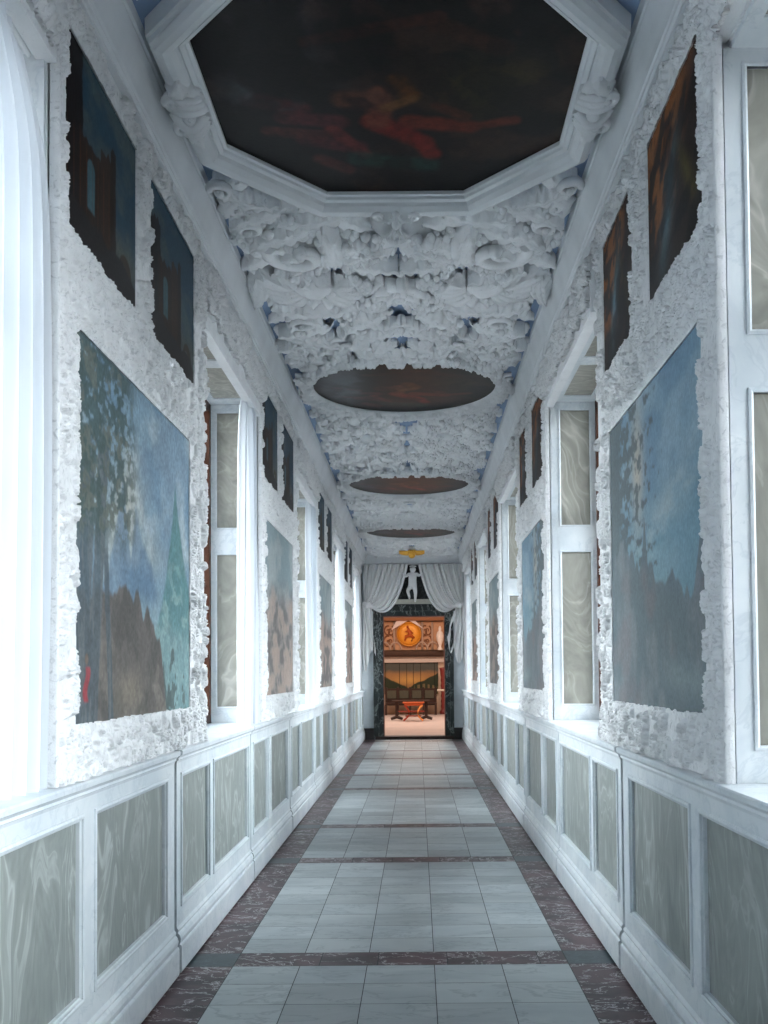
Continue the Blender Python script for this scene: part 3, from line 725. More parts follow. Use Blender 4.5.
for s, nm in SIDES:
    p = SIDEPAR[s]; gr = 'oil paintings set in the %s wall' % nm
    for k in range(4):
        rl = [.0065, .014, .025, .035][k]
        w = PIERWORD[k]
        if s < 0:
            low = [pic_valley, lambda a, b: pic_figures(a, b, 1, .8), lambda a, b: pic_figures(a, b, 4, .9), lambda a, b: pic_figures(a, b, 6, 1.1)][k]
            ll = ['large landscape with tall tree, blue peaks and small red figure', 'large painting of pinkish rocks and figures below pale sky', 'large pale brown landscape, third on the left wall', 'large pink and grey painting nearest the end wall on the left'][k]
            f1 = functools.partial(pic_ruin, seed=2*k); f2 = functools.partial(pic_ruin, seed=2*k+1, warm=.4)
            l1 = ['dark upper painting of ruined arch against blue sky, nearest on the left', 'dark brown upper painting, nearer one over the second left surround', 'narrow dark upper painting, nearer one in the third left surround', 'tiny dark upper painting, nearer one in the farthest left surround'][k]
            l2 = ['dark upper painting of tall brown ruins, farther one in the nearest left surround', 'dark brown upper painting, farther one over the second left surround', 'narrow dark upper painting, farther one in the third left surround', 'tiny dark upper painting, farther one in the farthest left surround'][k]
        else:
            low = [pic_sea, lambda a, b: pic_sea(1-a, b)*.9 + .1*pic_figures(a, b, 2, .6), lambda a, b: pic_figures(a, b, 8, .7)*.8, lambda a, b: pic_figures(a, b, 9, 1.1)*.9][k]
            ll = ['large blue sky painting with dark tree and grey ruins on the right wall', 'large blue grey painting with pale coast, second on the right wall', 'large mauve grey painting, third on the right wall', 'large brown painting nearest the end wall on the right'][k]
            f1 = functools.partial(pic_dusk, seed=2*k); f2 = functools.partial(pic_dusk, seed=2*k+1)
            l1 = ['dark upper painting glowing orange and blue, nearest on the right', 'dark brown upper painting, nearer one over the second right surround', 'narrow dark upper painting, nearer one in the third right surround', 'tiny dark upper painting, nearer one in the farthest right surround'][k]
            l2 = ['dark upper painting with small blue patch, farther one in the nearest right surround', 'dark brown upper painting, farther one over the second right surround', 'narrow dark upper painting, farther one in the third right surround', 'tiny dark upper painting, farther one in the farthest right surround'][k]
        painting(s, nm, k, p['low'], low, ll, rl, gr)
        painting(s, nm, k, p['u1'], f1, l1, rl, gr); painting(s, nm, k, p['u2'], f2, l2, rl, gr)

# ---------------------------------------------------------------- stucco leafwork of the ceiling
class Leafwork(MB):
    def leaf(s, x, y, z, ang, L, W, bend=0., drop=.07, curl=.5, lobes=5, n=15, m=6, sx=1):
        """acanthus leaf growing from (x,y) below the ceiling height z"""
        P = []; px, py = 0., 0.; a = ang
        for i in range(n):
            t = i/(n-1)
            w = W*(math.sin(PI*min(1, t*.93+.07))**.7)*(1 - .25*t)*(1+.22*math.cos(2*PI*lobes*t))+.012
            zc = -drop*(.35 + .65*math.sin(PI*min(1, t*.75+.1))) - curl*drop*max(0, t-.65)*1.6
            nx, ny = -math.sin(a), math.cos(a); row = []
            back = -.012*math.cos(2*PI*lobes*t)
            for j in range(-m, m+1):
                v = j/m; off = w*v
                rib = .16*drop*math.cos(v*PI*4)*(1-abs(v))
                zz = z + zc*(1 - .62*abs(v)**1.6) - rib + .25*drop*math.exp(-(v/.12)**2) - .17*drop*math.cos(2*PI*lobes*t - 2.2*abs(v))*abs(v)
                row.append((x + sx*(px + nx*off - math.cos(a)*.35*w*abs(v)), y + py + ny*off - math.sin(a)*.35*w*abs(v), zz))
            r0 = row[0]; r1 = row[-1]; c = (x + sx*px, y + py)
            row = [(c[0]+(r0[0]-c[0])*.75, c[1]+(r0[1]-c[1])*.75, z)] + row + [(c[0]+(r1[0]-c[0])*.75, c[1]+(r1[1]-c[1])*.75, z)]
            P.append(row)
            st = L/(n-1)
            px += math.cos(a)*st; py += math.sin(a)*st; a += bend/(n-1)
        s.grid(P)
        s.add(P[-1], [tuple(range(len(P[-1])))])
    def scroll(s, x, y, z, r, ang, turns, hand, thick, drop=.05, sx=1, leaves=True, lw=1.):
        pts = []; rad = []; n = int(22*turns)+6
        for i in range(n):
            t = i/(n-1); rr = r*(1-t)**.8 + thick*.35; th = ang + hand*2*PI*turns*t
            pts.append((x + sx*rr*math.cos(th), y + rr*math.sin(th), z - drop*(.75 + .55*t))); rad.append(thick*(1-.45*t))
        s.tube(pts, rad, 9, True, (1, 1.25))
        s.ball((pts[-1][0], pts[-1][1], z - drop*1.35), thick*.85, 10)
        if leaves:
            for i in range(0, int(n*.62), 3):
                t = i/(n-1); rr = r*(1-t)**.8 + thick*.6; th = ang + hand*2*PI*turns*t
                s.leaf(x + sx*rr*math.cos(th), y + rr*math.sin(th), z, th + hand*1.05, r*.62*lw*(1-.5*t)+.03, r*.22*lw*(1-.5*t)+.015, hand*-1.6, drop*1.25, .8, 3, 9, 3, sx)
    def shell(s, x, y, z, ang, R, spread=2.2, ribs=9, drop=.08, sx=1):
        P = []
        for i in range(12):
            t = i/11; row = []
            for j in range(ribs*4+1):
                v = j/(ribs*4)-.5; th = ang + v*spread
                rr = R*(.08+.92*t)*(1+.07*math.cos(2*PI*ribs*(v+.5))*t)
                row.append((x + sx*rr*math.cos(th), y + rr*math.sin(th), z - drop*(math.sin(PI*(t*.8+.12))**.8)*(1+.30*math.cos(2*PI*ribs*(v+.5))) - .01))
            P.append([(row[0][0], row[0][1], z)] + row + [(row[-1][0], row[-1][1], z)])
        P.append([(p[0], p[1], z) for p in P[-1]]); P.insert(0, [(p[0], p[1], z) for p in P[0]])
        s.grid(P)
        s.ball((x, y, z - drop*.8), R*.2, 12)
    def fruit(s, x, y, z, R, n, rs=.028, rg=random):
        for _ in range(n):
            a = rg.random()*2*PI; q = R*math.sqrt(rg.random()); r = rs*rg.uniform(.7, 1.25)
            s.ball((x + q*math.cos(a), y + q*math.sin(a)*1.1, z - .03 - .08*(1-(q/R)**2)), r, 8, (1, 1, 1.1))
    def rosette(s, x, y, z, R, n=6, drop=.05):
        for i in range(n):
            s.leaf(x, y, z - .01, 2*PI*i/n, R, R*.42, 0, drop, .9, 2, 8, 3)
        s.ball((x, y, z - drop*1.1), R*.22, 10)

Z0 = Z_CEIL
def field(y0, y1, seed, skip, dens=1.0, hang=.13):
    """dense symmetric filling of a ceiling field; skip(x,y) true = keep clear"""
    L = Leafwork(); rg = random.Random(seed)
    n = int(135*(y1-y0)*dens)
    for _ in range(n):
        x = rg.random()**.9*1.0; y = rg.uniform(y0, y1); a = rg.uniform(-PI, PI)
        Ln = rg.uniform(.13, .32); W = Ln*rg.uniform(.24, .36); bd = rg.uniform(-2.4, 2.4); dr = rg.uniform(.05, hang)
        ex, ey = x + Ln*.6*math.cos(a+bd*.3), y + Ln*.6*math.sin(a+bd*.3)
        if x < .03 or skip(x, y) or skip(ex, ey) or abs(ex) > 1.03 or ex < -.02: continue
        kind = rg.random()
        for sx in (-1, 1):
            X = CX + sx*x
            if kind < .62: L.leaf(X, y, Z0, a, Ln, W, bd, dr, rg.uniform(.2, .9), rg.choice([3, 4, 5]), 12, 4, sx)
            elif kind < .76: L.fruit(X, y, Z0 - .02, rg.uniform(.05, .08), 8, .026, rg)
            elif kind < .88: L.scroll(X, y, Z0, rg.uniform(.05, .09), a, 1.3, rg.choice([-1, 1]), .017, dr*.7, sx, False)
            else: L.rosette(X, y, Z0, rg.uniform(.05, .085), 6, dr*.7)
    return L
def inoct(x, y, g=0.):
    x = abs(x); y = abs(y - 5.03)
    return x < .98+g and y < 1.14+g and (x - .47)*.75 + (y - .55)*.62 < .42*1.0 + g*.9 and True
OV = [(10.32, .90, .98), (15.62, .90, .98), (20.95, .90, .98)]
def inov(x, y, g=.10):
    return any(((x/(a+g))**2 + ((y-c)/(b+g))**2) < 1 for c, a, b in OV)

# composed field between the octagon and the first oval
L = field(6.25, 9.4, 11, lambda x, y: inov(x, y, .14) or inoct(x, y, .10), .42, .075)
for sx in (-1, 1):
    def X(d): return CX + sx*d
    big = [  # d, y, angle (0 = outward), length, width, bend, drop
        (.30, 6.36, .25, .44, .085, -.5, .12), (.98, 6.02, 2.2, .34, .08, 1.3, .12), (.60, 6.22, .15, .48, .085, .55, .13),
        (.50, 6.52, .05, .50, .10, .7, .15), (.92, 6.95, -1.9, .42, .085, -1.2, .13), (1.0, 6.60, 1.75, .36, .085, .9, .13),
        (.47, 7.10, -1.75, .72, .115, .35, .17), (.40, 7.08, -2.05, .46, .095, -.5, .15), (.52, 7.10, -1.15, .40, .09, 1.1, .14),
        (.40, 7.06, 2.95, .40, .085, .25, .14), (.12, 6.72, .15, .34, .09, .9, .13), (.05, 6.95, -.9, .32, .08, .9, .12),
        (.88, 7.25, 2.5, .42, .10, .9, .14), (1.0, 7.35, 1.6, .46, .09, -.5, .13), (.34, 7.95, .4, .42, .10, -.9, .13),
        (.98, 7.95, 2.7, .40, .10, .8, .13), (.12, 8.15, .3, .44, .10, .8, .13), (.60, 8.35, .9, .46, .11, -1.2, .13), (.95, 8.6, 2.4, .46, .10, 1.1, .13),
        (.25, 8.75, .2, .40, .09, .9, .12), (.06, 8.5, .7, .36, .09, -.9, .12), (.98, 9.15, -2.2, .46, .10, .7, .12), (.72, 8.95, -.6, .36, .09, 1.0, .12)]
    for (d, y, a, l, w_, bd, dr) in big: L.leaf(X(d), y, Z0 - .01, a, l, w_, bd, dr, .75, 5, 22, 7, sx)
    # broad C scroll
    pts = []; rad = []
    for i in range(30):
        t = i/29; th = -.5 + 4.9*t; rr = .20*(1 - .55*t); pts.append((X(.66 + rr*math.cos(th)), 6.80 + rr*1.05*math.sin(th), Z0 - .10 - .05*t)); rad.append(.05*(1-.35*t))
    L.tube(pts, rad, 10, True, (1, 1.2)); L.ball(pts[-1], .05, 12)
    L.shell(X(.60), 7.50, Z0, PI*.5, .46, 4.4, 13, .10, sx); L.ball((X(.62), 7.42, Z0 - .10), .12, 16, (1.15, 1, .7)); L.leaf(X(.50), 7.46, Z0 - .09, -.3, .26, .09, -1.0, .08, .6, 3, 14, 6, sx)
    L.fruit(X(.24), 7.32, Z0 - .06, .13, 46, .026); L.fruit(X(.20), 7.72, Z0 - .05, .15, 50, .028); L.fruit(X(.20), 6.62, Z0 - .05, .08, 16, .036)
    L.rosette(X(.92), 6.28, Z0 - .02, .09, 6, .08); L.scroll(X(.93), 6.42, Z0 - .03, .08, 1, 1.2, 1, .028, .08, sx, False); L.scroll(X(1.0), 5.95, Z0 - .02, .06, 0, 1.2, -1, .025, .07, sx, False)
    for (x, y, r) in ((.32, 8.35, .10), (.80, 8.2, .12), (.50, 8.72, .11), (.86, 8.85, .09)): L.scroll(X(x), y, Z0 - .02, r, x*9, 1.2, 1, r*.24, .09, sx, True, .9)
for x_, y_, a_ in ((.05, 8.95, .2), (.22, 9.12, 1.9), (.05, 9.05, 1.3), (.30, 8.98, -.4), (.16, 8.85, 1.2), (.40, 9.12, 2.2), (.52, 9.2, .6), (.18, 9.2, .1)):
    for sx in (-1, 1): L.leaf(CX + sx*x_, y_, Z0, a_, .26, .08, .8, .10, .5, 4, 14, 5, sx)
L.shell(CX, 6.40, Z0 - .02, PI*.5, .16, 2.6, 7, .10); L.rosette(CX, 7.50, Z0 - .06, .19, 9, .10); L.rosette(CX, 7.50, Z0 - .10, .10, 6, .08); L.fruit(CX, 7.12, Z0 - .01, .07, 12, .03); L.rosette(CX, 8.3, Z0 - .04, .14, 8, .09)
L.scroll(CX - .09, 6.36, Z0, .05, 0, 1.2, 1, .018, .07, 1, False); L.scroll(CX + .09, 6.36, Z0, .05, 0, 1.2, 1, .018, .07, -1, False)
L.build('stucco_leafwork', M['stucco'], CEIL, True)
# nearer field, beside and before the octagon
L = field(2.6, 7.4, 12, lambda x, y: inoct(x, y, .06) , .55, .12)
for sx in (-1, 1):
    L.scroll(CX + sx*.99, 4.02, Z0, .10, PI*.4, 1.4, 1, .03, .085, sx, True, 1.0)
    L.leaf(CX + sx*.80, 3.9, Z0, .4, .3, .08, 1.2, .10, .8, 4, 15, 5, sx)
L.build('stucco_leafwork', M['stucco'], CEIL, True)
for (a, b, sd, dn) in ((9.3, 14.5, 13, .72), (14.5, 19.8, 14, .62), (19.8, 25.1, 15, .55)):
    L = field(a, b, sd, lambda x, y: inov(x, y, .13), dn, .12)
    L.build('stucco_leafwork', M['stucco'], CEIL, True)

# octagonal ceiling painting
def sweep_loop(mb, pts, prof):
    """closed mitred moulding; pts (x,y) polygon, prof [(outward offset, z)]"""
    n = len(pts); P = [Vector((p[0], p[1])) for p in pts]; mit = []
    cen = sum(P, Vector((0, 0)))/n
    for i in range(n):
        a = (P[i] - P[i-1]).normalized(); b = (P[(i+1) % n] - P[i]).normalized()
        na = Vector((a.y, -a.x)); nb = Vector((b.y, -b.x))
        if na.dot(P[i] - cen) < 0: na = -na
        if nb.dot(P[i] - cen) < 0: nb = -nb
        m = (na + nb).normalized(); m = m/max(.3, m.dot(na)); mit.append(m)
    mb.grid([[(P[i].x + mit[i].x*o, P[i].y + mit[i].y*o, z) for i in range(n)] for o, z in prof], wrap_v=True)
OCT = [(CX-.89, 4.56), (CX-.89, 5.50), (CX-.40, 6.07), (CX+.40, 6.07), (CX+.89, 5.50), (CX+.89, 4.56), (CX+.40, 3.99), (CX-.40, 3.99)]
def flat_canvas(inside, x0, x1, y0, y1, res, z, fn, parent):
    nx, ny = int((x1-x0)/res), int((y1-y0)/res)
    XX, YY = np.meshgrid(np.linspace(x0, x1, nx), np.linspace(y0, y1, ny))
    col = np.clip(fn((XX-x0)/(x1-x0), (YY-y0)/(y1-y0)), 0, 1)
    xc = (XX[:-1, :-1]+XX[1:, 1:])/2; yc = (YY[:-1, :-1]+YY[1:, 1:])/2; mask = inside(xc, yc)
    V = np.stack([XX, YY, np.full_like(XX, z)], -1).reshape(-1, 3); F = gridfaces(ny, nx)[mask]
    used = np.unique(F); re = np.full(len(V), -1); re[used] = np.arange(len(used))
    return numesh('canvas', V[used], re[F], M['ceilcanvas'], parent, False, col.reshape(-1, 3)[used])
root = empty('ceiling_painting', (CX, 5.03, 4.42))
tag(root, 'large octagonal ceiling painting, very dark with red figures, in a white moulded frame', 'painting')
def inpoly(x, y):
    x = np.abs(x - CX); y = np.abs(y - 5.03); g = .02
    return (x < .89+g) & (y < 1.04+g) & ((x-.40)*.57 + (y-.47-.0)*.49 < (.57*.49) + g)
flat_canvas(inpoly, CX-.92, CX+.92, 3.96, 6.10, .008, 4.425, pic_ceiling, root)
w = MB(); sweep_loop(w, OCT, [(-.004, 4.43), (-.004, 4.405), (.012, 4.40), (.016, 4.385), (.034, 4.375), (.045, 4.385), (.052, 4.36), (.075, 4.335), (.105, 4.325), (.135, 4.335), (.155, 4.36), (.16, 4.385), (.172, 4.39), (.175, 4.47)])
w.build('moulded_frame', M['cornice'], root)
for sx in (-1, 1):     # acanthus clasps on the long sides
    L = Leafwork(); yc = 5.03
    def P3(q, dy): # wraps over the moulding: q 0 inner .. 1 outer
        return (CX + sx*(.915 + .155*q), yc + dy, 4.395 - .085*math.sin(PI*min(1, q*.75+.15)))
    for dy, r in ((-.10, .020), (-.06, .026), (-.015, .030), (.035, .030), (.08, .026), (.12, .020)):
        L.tube([P3(q, dy + .05*math.sin(PI*q)*(1 if dy > 0 else -1)) for q in np.linspace(0, 1, 10)], r, 9)
    for hd in (-1, 1):
        L.scroll(CX + sx*1.04, yc + hd*.13, 4.39, .055, PI*.5*hd, 1.3, hd, .024, .06, sx, False)
        L.leaf(CX + sx*1.0, yc + hd*.06, 4.38, hd*1.45, .24, .055, hd*.5, .085, .5, 3, 14, 5, sx)
        L.leaf(CX + sx*.95, yc + hd*.05, 4.39, hd*1.7, .16, .04, -hd*.5, .07, .5, 3, 12, 5, sx)
    L.ball((CX + sx*.985, yc, 4.31), .035, 12)
    L.build('acanthus_clasp', M['stucco'], root, True)
L = Leafwork(); L.shell(CX, 6.16, 4.37, PI*.5, .12, 2.6, 7, .05); L.scroll(CX-.10, 6.18, 4.38, .045, 0, 1.2, 1, .018, .05, 1, False); L.scroll(CX+.10, 6.18, 4.38, .045, 0, 1.2, 1, .018, .05, -1, False)
L.build('shell_ornament', M['stucco'], root, True)

# oval ceiling paintings with leafy wreaths
for i, (c, a, b) in enumerate(OV):
    root = empty('ceiling_painting', (CX, c, 4.42))
    tag(root, ['oval ceiling painting with reddish streaks, nearest of the three ovals', 'middle oval ceiling painting, dark brown with a grey sheen', 'farthest oval ceiling painting, a thin dark sliver'][i], 'painting', 'oval ceiling paintings')
    flat_canvas(lambda x, y: ((x-CX)/(a+.03))**2 + ((y-c)/(b+.03))**2 < 1, CX-a-.05, CX+a+.05, c-b-.05, c+b+.05, [.014, .022, .03][i], 4.43, functools.partial(pic_ceiling, seed=i+1), root)
    w = MB(); pts = [(CX + a*math.cos(t), c + b*math.sin(t)) for t in np.linspace(0, 2*PI, 72, endpoint=False)]
    sweep_loop(w, pts, [(0, 4.435), (0, 4.41), (.015, 4.40), (.03, 4.39), (.05, 4.385), (.08, 4.39), (.10, 4.41), (.11, 4.47)])
    w.build('oval_moulding', M['stucco'], root, True)
    L = Leafwork(); nn = 84; rg = random.Random(i)
    for j in range(nn):
        t = 2*PI*j/nn + rg.uniform(-.02, .02); ex, ey = CX + (a+.05)*math.cos(t), c + (b+.05)*math.sin(t)
        L.leaf(ex, ey, 4.43, t + (1 if j % 2 else -1)*rg.uniform(.7, 1.5), rg.uniform(.12, .18), .05, rg.uniform(-1.0, 1.0), .09, .5, 3, 10, 4)
        if j % 2: L.leaf(ex + .05*math.cos(t), ey + .05*math.sin(t), 4.44, t + PI/2 + rg.uniform(-.4, .4), .16, .045, rg.uniform(-1, 1), .10, .6, 3, 9, 3)
    # hanging swag of leaves over the near edge
    for j in range(-3, 4):
        L.leaf(CX + j*.13 + rg.uniform(-.03, .03), c - b - .09, 4.42, PI/2 + j*.12 + rg.uniform(-.3, .3), .16 + rg.uniform(-.02, .03), .06, rg.uniform(-.6, .6), .10, .3, 2, 10, 4)
    L.build('leaf_wreath', M['stucco'], root, True)

# gilded winged cherub
root = empty('gilded_cherub', (CX, 23.9, 4.32)); tag(root, 'small gilded winged cherub head on the ceiling before the drapery', 'ornament')
w = MB(); w.ball((CX, 23.9, 4.30), .085, 14, (1, 1, 1.1)); w.ball((CX, 23.82, 4.295), .02, 8); w.ball((CX-.05, 23.85, 4.30), .03, 8); w.ball((CX+.05, 23.85, 4.30), .03, 8)
for a in range(9): w.ball((CX + .08*math.cos(a*.7), 23.9 + .05*math.sin(a*.7), 4.37), .035, 8)
w.build('head', M['gold'], root, True)
for sx in (-1, 1):
    L = Leafwork()
    for q in range(4): L.leaf(CX + sx*.06, 23.88 + q*.03, 4.38, -.15 + q*.32, .24 - .03*q, .035, -.3, .10, .3, 4, 12, 4, sx)
    L.build('wing', M['gold'], root, True)

# ---------------------------------------------------------------- end wall, doorway and drapery
DX0, DX1, DZ = -.82, .665, 2.97
w = MB()
w.box(-2.1, DX0, Y_END, Y_END+.35, 0, 4.5); w.box(DX1, 1.9, Y_END, Y_END+.35, 0, 4.5); w.box(DX0, DX1, Y_END, Y_END+.35, DZ, 4.5)
tag(w.build('wall_end', plaster('end_wall_plaster', (.74, .80, .84), .6)), kind='structure')
root = empty('door_1', ((DX0+DX1)/2, Y_END, 0)); tag(root, 'open doorway framed in dark veined marble at the end', kind='structure')
w = MB()
for x0, x1, x2 in ((DX0-.24, DX0-.13, DX0), (DX1+.24-.03, DX1+.12, DX1)):
    w.box(min(x0, x1), max(x0, x1), Y_END-.10, Y_END+.02, 0, DZ+.12); w.box(min(x1, x2), max(x1, x2), Y_END-.06, Y_END+.33, 0, DZ)
w.box(DX0-.13, DX1+.12, Y_END-.06, Y_END+.33, DZ, DZ+.13); w.box(DX0-.28, DX1+.26, Y_END-.12, Y_END+.02, DZ+.12, DZ+.28)
w.build('door_frame', M['door_marble'], root, bevel=.008)
w = MB(); w.box(DX0-.2, DX1+.2, Y_END-.12, Y_END+.36, 0, .075); w.build('threshold', simple('brown_threshold', (.06, .04, .035), .4), root)
w = MB(); w.box(DX0, DX0+.012, Y_END-.03, Y_END+.33, .075, DZ); w.box(DX1-.012, DX1, Y_END-.03, Y_END+.33, .075, DZ); w.box(DX0, DX1, Y_END-.03, Y_END+.33, DZ-.012, DZ)
w.build('door_lining', simple('red_wood_lining', (.22, .07, .05), .4), root)
# dark niche above
w = MB(); w.add([(-.95, Y_END-.03, 3.27), (.85, Y_END-.03, 3.27), (.45, Y_END-.03, 3.9), (.2, Y_END-.03, 4.22), (-.4, Y_END-.03, 4.22), (-.65, Y_END-.03, 3.9)], [(0, 1, 2, 3, 4, 5)])
w.box(-.95, .85, Y_END-.04, Y_END+.0, 3.2, 3.3); w.build('overdoor_panel', marble('overdoor_marble', (.022, .028, .03), (.012, .015, .016), (.2, .22, .22), 5, .4, .5, .02), root)
w = MB(); w.box(-.60, .40, Y_END-.13, Y_END-.02, 3.26, 3.34); w.box(-.64, .44, Y_END-.16, Y_END-.02, 3.34, 3.37); w.build('stone_shelf', simple('cream_stone', (.52, .50, .43), .5), root)
for x0, x1 in ((-1.35, DX0-.24), (DX1+.21, 1.12)):
    w = MB(); w.box(x0, x1, Y_END-.05, Y_END+.01, 0, .27); w.box(x0, x1, Y_END-.065, Y_END+.01, 0, .2)
    b_ = w.build('baseboard_left' if x0 < 0 else 'baseboard_right', M['dark']); tag(b_, kind='structure')
# end pilaster strips in the corners
# stucco drapery
def bez(p, q, r, t): return tuple(p[i]*(1-t)**2 + 2*q[i]*t*(1-t) + r[i]*t*t for i in range(len(p)))
for sx, nm in ((-1, 'left'), (1, 'right')):
    cx = -.085
    root = empty('stucco_drapery', (cx + sx*1.0, Y_END-.1, 3.3))
    tag(root, '%s half of the white stucco drapery parted above the doorway' % nm, 'drapery', None)
    P = []; na, nb = 120, 40
    for i in range(na):
        a = i/(na-1)
        T = (cx + sx*(1.20 - 1.08*a**.9), 4.215); G = (cx + sx*(1.20 - .20*a), 3.30 - .14*a)
        Cc = (cx + sx*(1.19 - .66*a - .10*a*a), 3.75 - 1.08*a)
        row = []
        for j in range(nb):
            t = j/(nb-1); x, z = bez(T, Cc, G, t)
            d = .12 + .05*math.sin(PI*t) + (.065 - .02*t)*(2*abs(math.sin(a*PI*7.5 + .6*t + .4))**.7-1) + .02*math.sin(a*2*PI*17+3*t) + .04*a
            row.append((x, Y_END - d, z))
        P.append(row)
    P.append([(p[0], Y_END-.02, p[2]+.02) for p in P[-1]])
    w = MB(); w.grid(P); w.build('swag', M['drapery'], root, True)
    # knot and hanging tail
    w = MB(); w.tube([(cx + sx*1.20, Y_END-.10, 3.26), (cx + sx*1.08, Y_END-.20, 3.24), (cx + sx*.97, Y_END-.14, 3.18)], [.06, .075, .05], 12); w.ball((cx+sx*1.10, Y_END-.2, 3.22), .08, 12)
    w.build('knot', M['drapery'], root, True)
    P = []
    for i in range(40):
        a = i/39
        zb = (2.45 - .55*a - .25*abs(math.sin(a*7))) if sx > 0 else (2.0 + .2*math.sin(a*6) - .2*a)
        xt = cx + sx*(1.02 + .20*a); xb = cx + sx*((.80 if sx > 0 else .92) + (.40 if sx > 0 else .30)*a); row = []
        for j in range(30):
            t = j/29
            row.append((xt*(1-t) + xb*t + .015*math.sin(t*9+a*5), Y_END - .09 - .035*math.sin(a*2*PI*3.2 + 1.5*t) - .02*math.sin(t*8), 3.24*(1-t) + zb*t))
        P.append(row)
    P.append([(p[0], Y_END-.015, p[2]) for p in P[-1]]); P.insert(0, [(p[0], Y_END-.015, p[2]) for p in P[0]])
    w = MB(); w.grid(P); w.build('hanging_tail', M['drapery'], root, True)

# putto holding the drapery: one continuous skinned figure
def putto():
    root = empty('putto_statue', (-.1, Y_END-.2, 3.39))
    J = dict(pel=(-.10, 0, .38), bel=(-.10, -.03, .50), che=(-.095, -.01, .62), nec=(-.095, 0, .70), hd1=(-.09, -.02, .755), hd2=(-.088, -.02, .83),
             sl=(-.19, 0, .655), el=(-.27, -.03, .60), wl=(-.33, -.04, .66), fl=(-.345, -.04, .69), sr=(0, 0, .655), er=(.07, -.03, .62), wr=(.13, -.04, .68), fr=(.15, -.04, .705),
             hl=(-.155, 0, .34), kl=(-.22, -.09, .24), al=(-.175, -.05, .08), tl=(-.18, -.11, .04), hr=(-.05, 0, .34), kr=(-.03, -.07, .18), ar=(-.04, -.03, .0), tr=(-.04, -.10, -.03))
    R = dict(pel=.085, bel=.09, che=.082, nec=.04, hd1=.085, hd2=.085, sl=.045, el=.035, wl=.025, fl=.022, sr=.045, er=.035, wr=.025, fr=.022, hl=.065, kl=.045, al=.028, tl=.02, hr=.065, kr=.045, ar=.028, tr=.02)
    E_ = [('pel', 'bel'), ('bel', 'che'), ('che', 'nec'), ('nec', 'hd1'), ('hd1', 'hd2'), ('che', 'sl'), ('sl', 'el'), ('el', 'wl'), ('wl', 'fl'), ('che', 'sr'), ('sr', 'er'), ('er', 'wr'), ('wr', 'fr'), ('pel', 'hl'), ('hl', 'kl'), ('kl', 'al'), ('al', 'tl'), ('pel', 'hr'), ('hr', 'kr'), ('kr', 'ar'), ('ar', 'tr')]
    names = list(J); me = bpy.data.meshes.new('body')
    me.from_pydata([(J[n][0], Y_END - .2 + J[n][1], 3.33 + J[n][2]*.97) for n in names], [(names.index(a), names.index(b)) for a, b in E_], [])
    o = link('body', me, M['drapery'], root)
    sk = o.modifiers.new('skin', 'SKIN'); sk.use_smooth_shade = True
    for i, n in enumerate(names):
        me.skin_vertices[0].data[i].radius = (R[n], R[n]); me.skin_vertices[0].data[i].use_root = (n == 'pel')
    o.modifiers.new('sub', 'SUBSURF').levels = 2; o.modifiers['sub'].render_levels = 2
    w = MB(); hz = 3.33 + .83*.97
    for k in range(26):
        a = k*2.4; r = .07*math.sqrt((k % 13)/13+.1); w.ball((-.088 + r*math.cos(a), Y_END-.2 + .01 + r*math.sin(a)*.9, hz + .045 - r*.35), .024, 6)
    w.build('hair_curls', M['drapery'], root, True)
    tag(root, 'small white stucco putto standing above the doorway between the drapes', 'statue')
putto()

# ---------------------------------------------------------------- hall beyond the door
YH = 41.0
hallw = plaster('warm_hall_plaster', (.62, .45, .33), .7)
w = MB(); w.box(-5, 5, YH, YH+.2, 0, 5.2); tag(w.build('wall_hall_back', hallw), kind='structure')
w = MB(); w.box(-5.2, -5, Y_END+.35, YH, 0, 5.2); tag(w.build('wall_hall_left', hallw), kind='structure')
w = MB(); w.box(5, 5.2, Y_END+.35, YH, 0, 5.2); tag(w.build('wall_hall_right', hallw), kind='structure')
w = MB(); w.box(-5, -2.1, Y_END+.15, Y_END+.35, 0, 5.2); w.box(1.9, 5, Y_END+.15, Y_END+.35, 0, 5.2); w.box(-2.1, 1.9, Y_END+.15, Y_END+.35, 4.5, 5.2); tag(w.build('wall_hall_front', hallw), kind='structure')
w = MB(); w.box(-5, 5, Y_END+.3, YH, -.1, 0); tag(w.build('floor', marble('pink_hall_floor', (.72, .58, .52), (.62, .50, .46), (.5, .4, .36), 1.2, .35, .3, .04)), kind='structure')
w = MB(); w.box(-5, 5, Y_END+.3, YH, 5.2, 5.3); tag(w.build('ceiling', hallw), kind='structure')
def hx(px): return (px - 417.4)*YH/1050
def hz_(py): return H_EYE + (672.7 - py)*YH/1050
# tapestry
def tap(a, b):
    n = fbm(a*8, b*8, 5); c = base(a, (.36, .19, .085)); c = mix(c, (.10, .10, .085), sst(.6, .8, b+.1*(n-.5))); c = mix(c, (.62, .33, .10), np.exp(-((a-.5)/.3)**2-((b-.45)/.15)**2))
    hl = .20 + .85*np.abs(a-.47)**.9 + .10*(n-.5); c = mix(c, (.045, .055, .035), sst(0, .03, hl-b))
    c = mix(c, (.20, .15, .08), sst(0, .02, .34 - .3*np.abs(a-.75)-b)*sst(.55, .6, a)*(.5+.5*np.sign(np.sin(a*70)))); c = mix(c, (.30, .20, .14), sst(0, .03, .14-.4*np.abs(a-.42)-b))
    return mix(c, (.03, .025, .02), (np.abs(np.mod(a*8, 1)-.5) < .03)*1.)
root = empty('wall_tapestry', (hx(411), YH-.05, hz_(694))); tag(root, 'wide tapestry with orange sunset landscape in the hall beyond', 'tapestry')
x0, x1, z0, z1 = hx(382), hx(438), hz_(694), hz_(663)
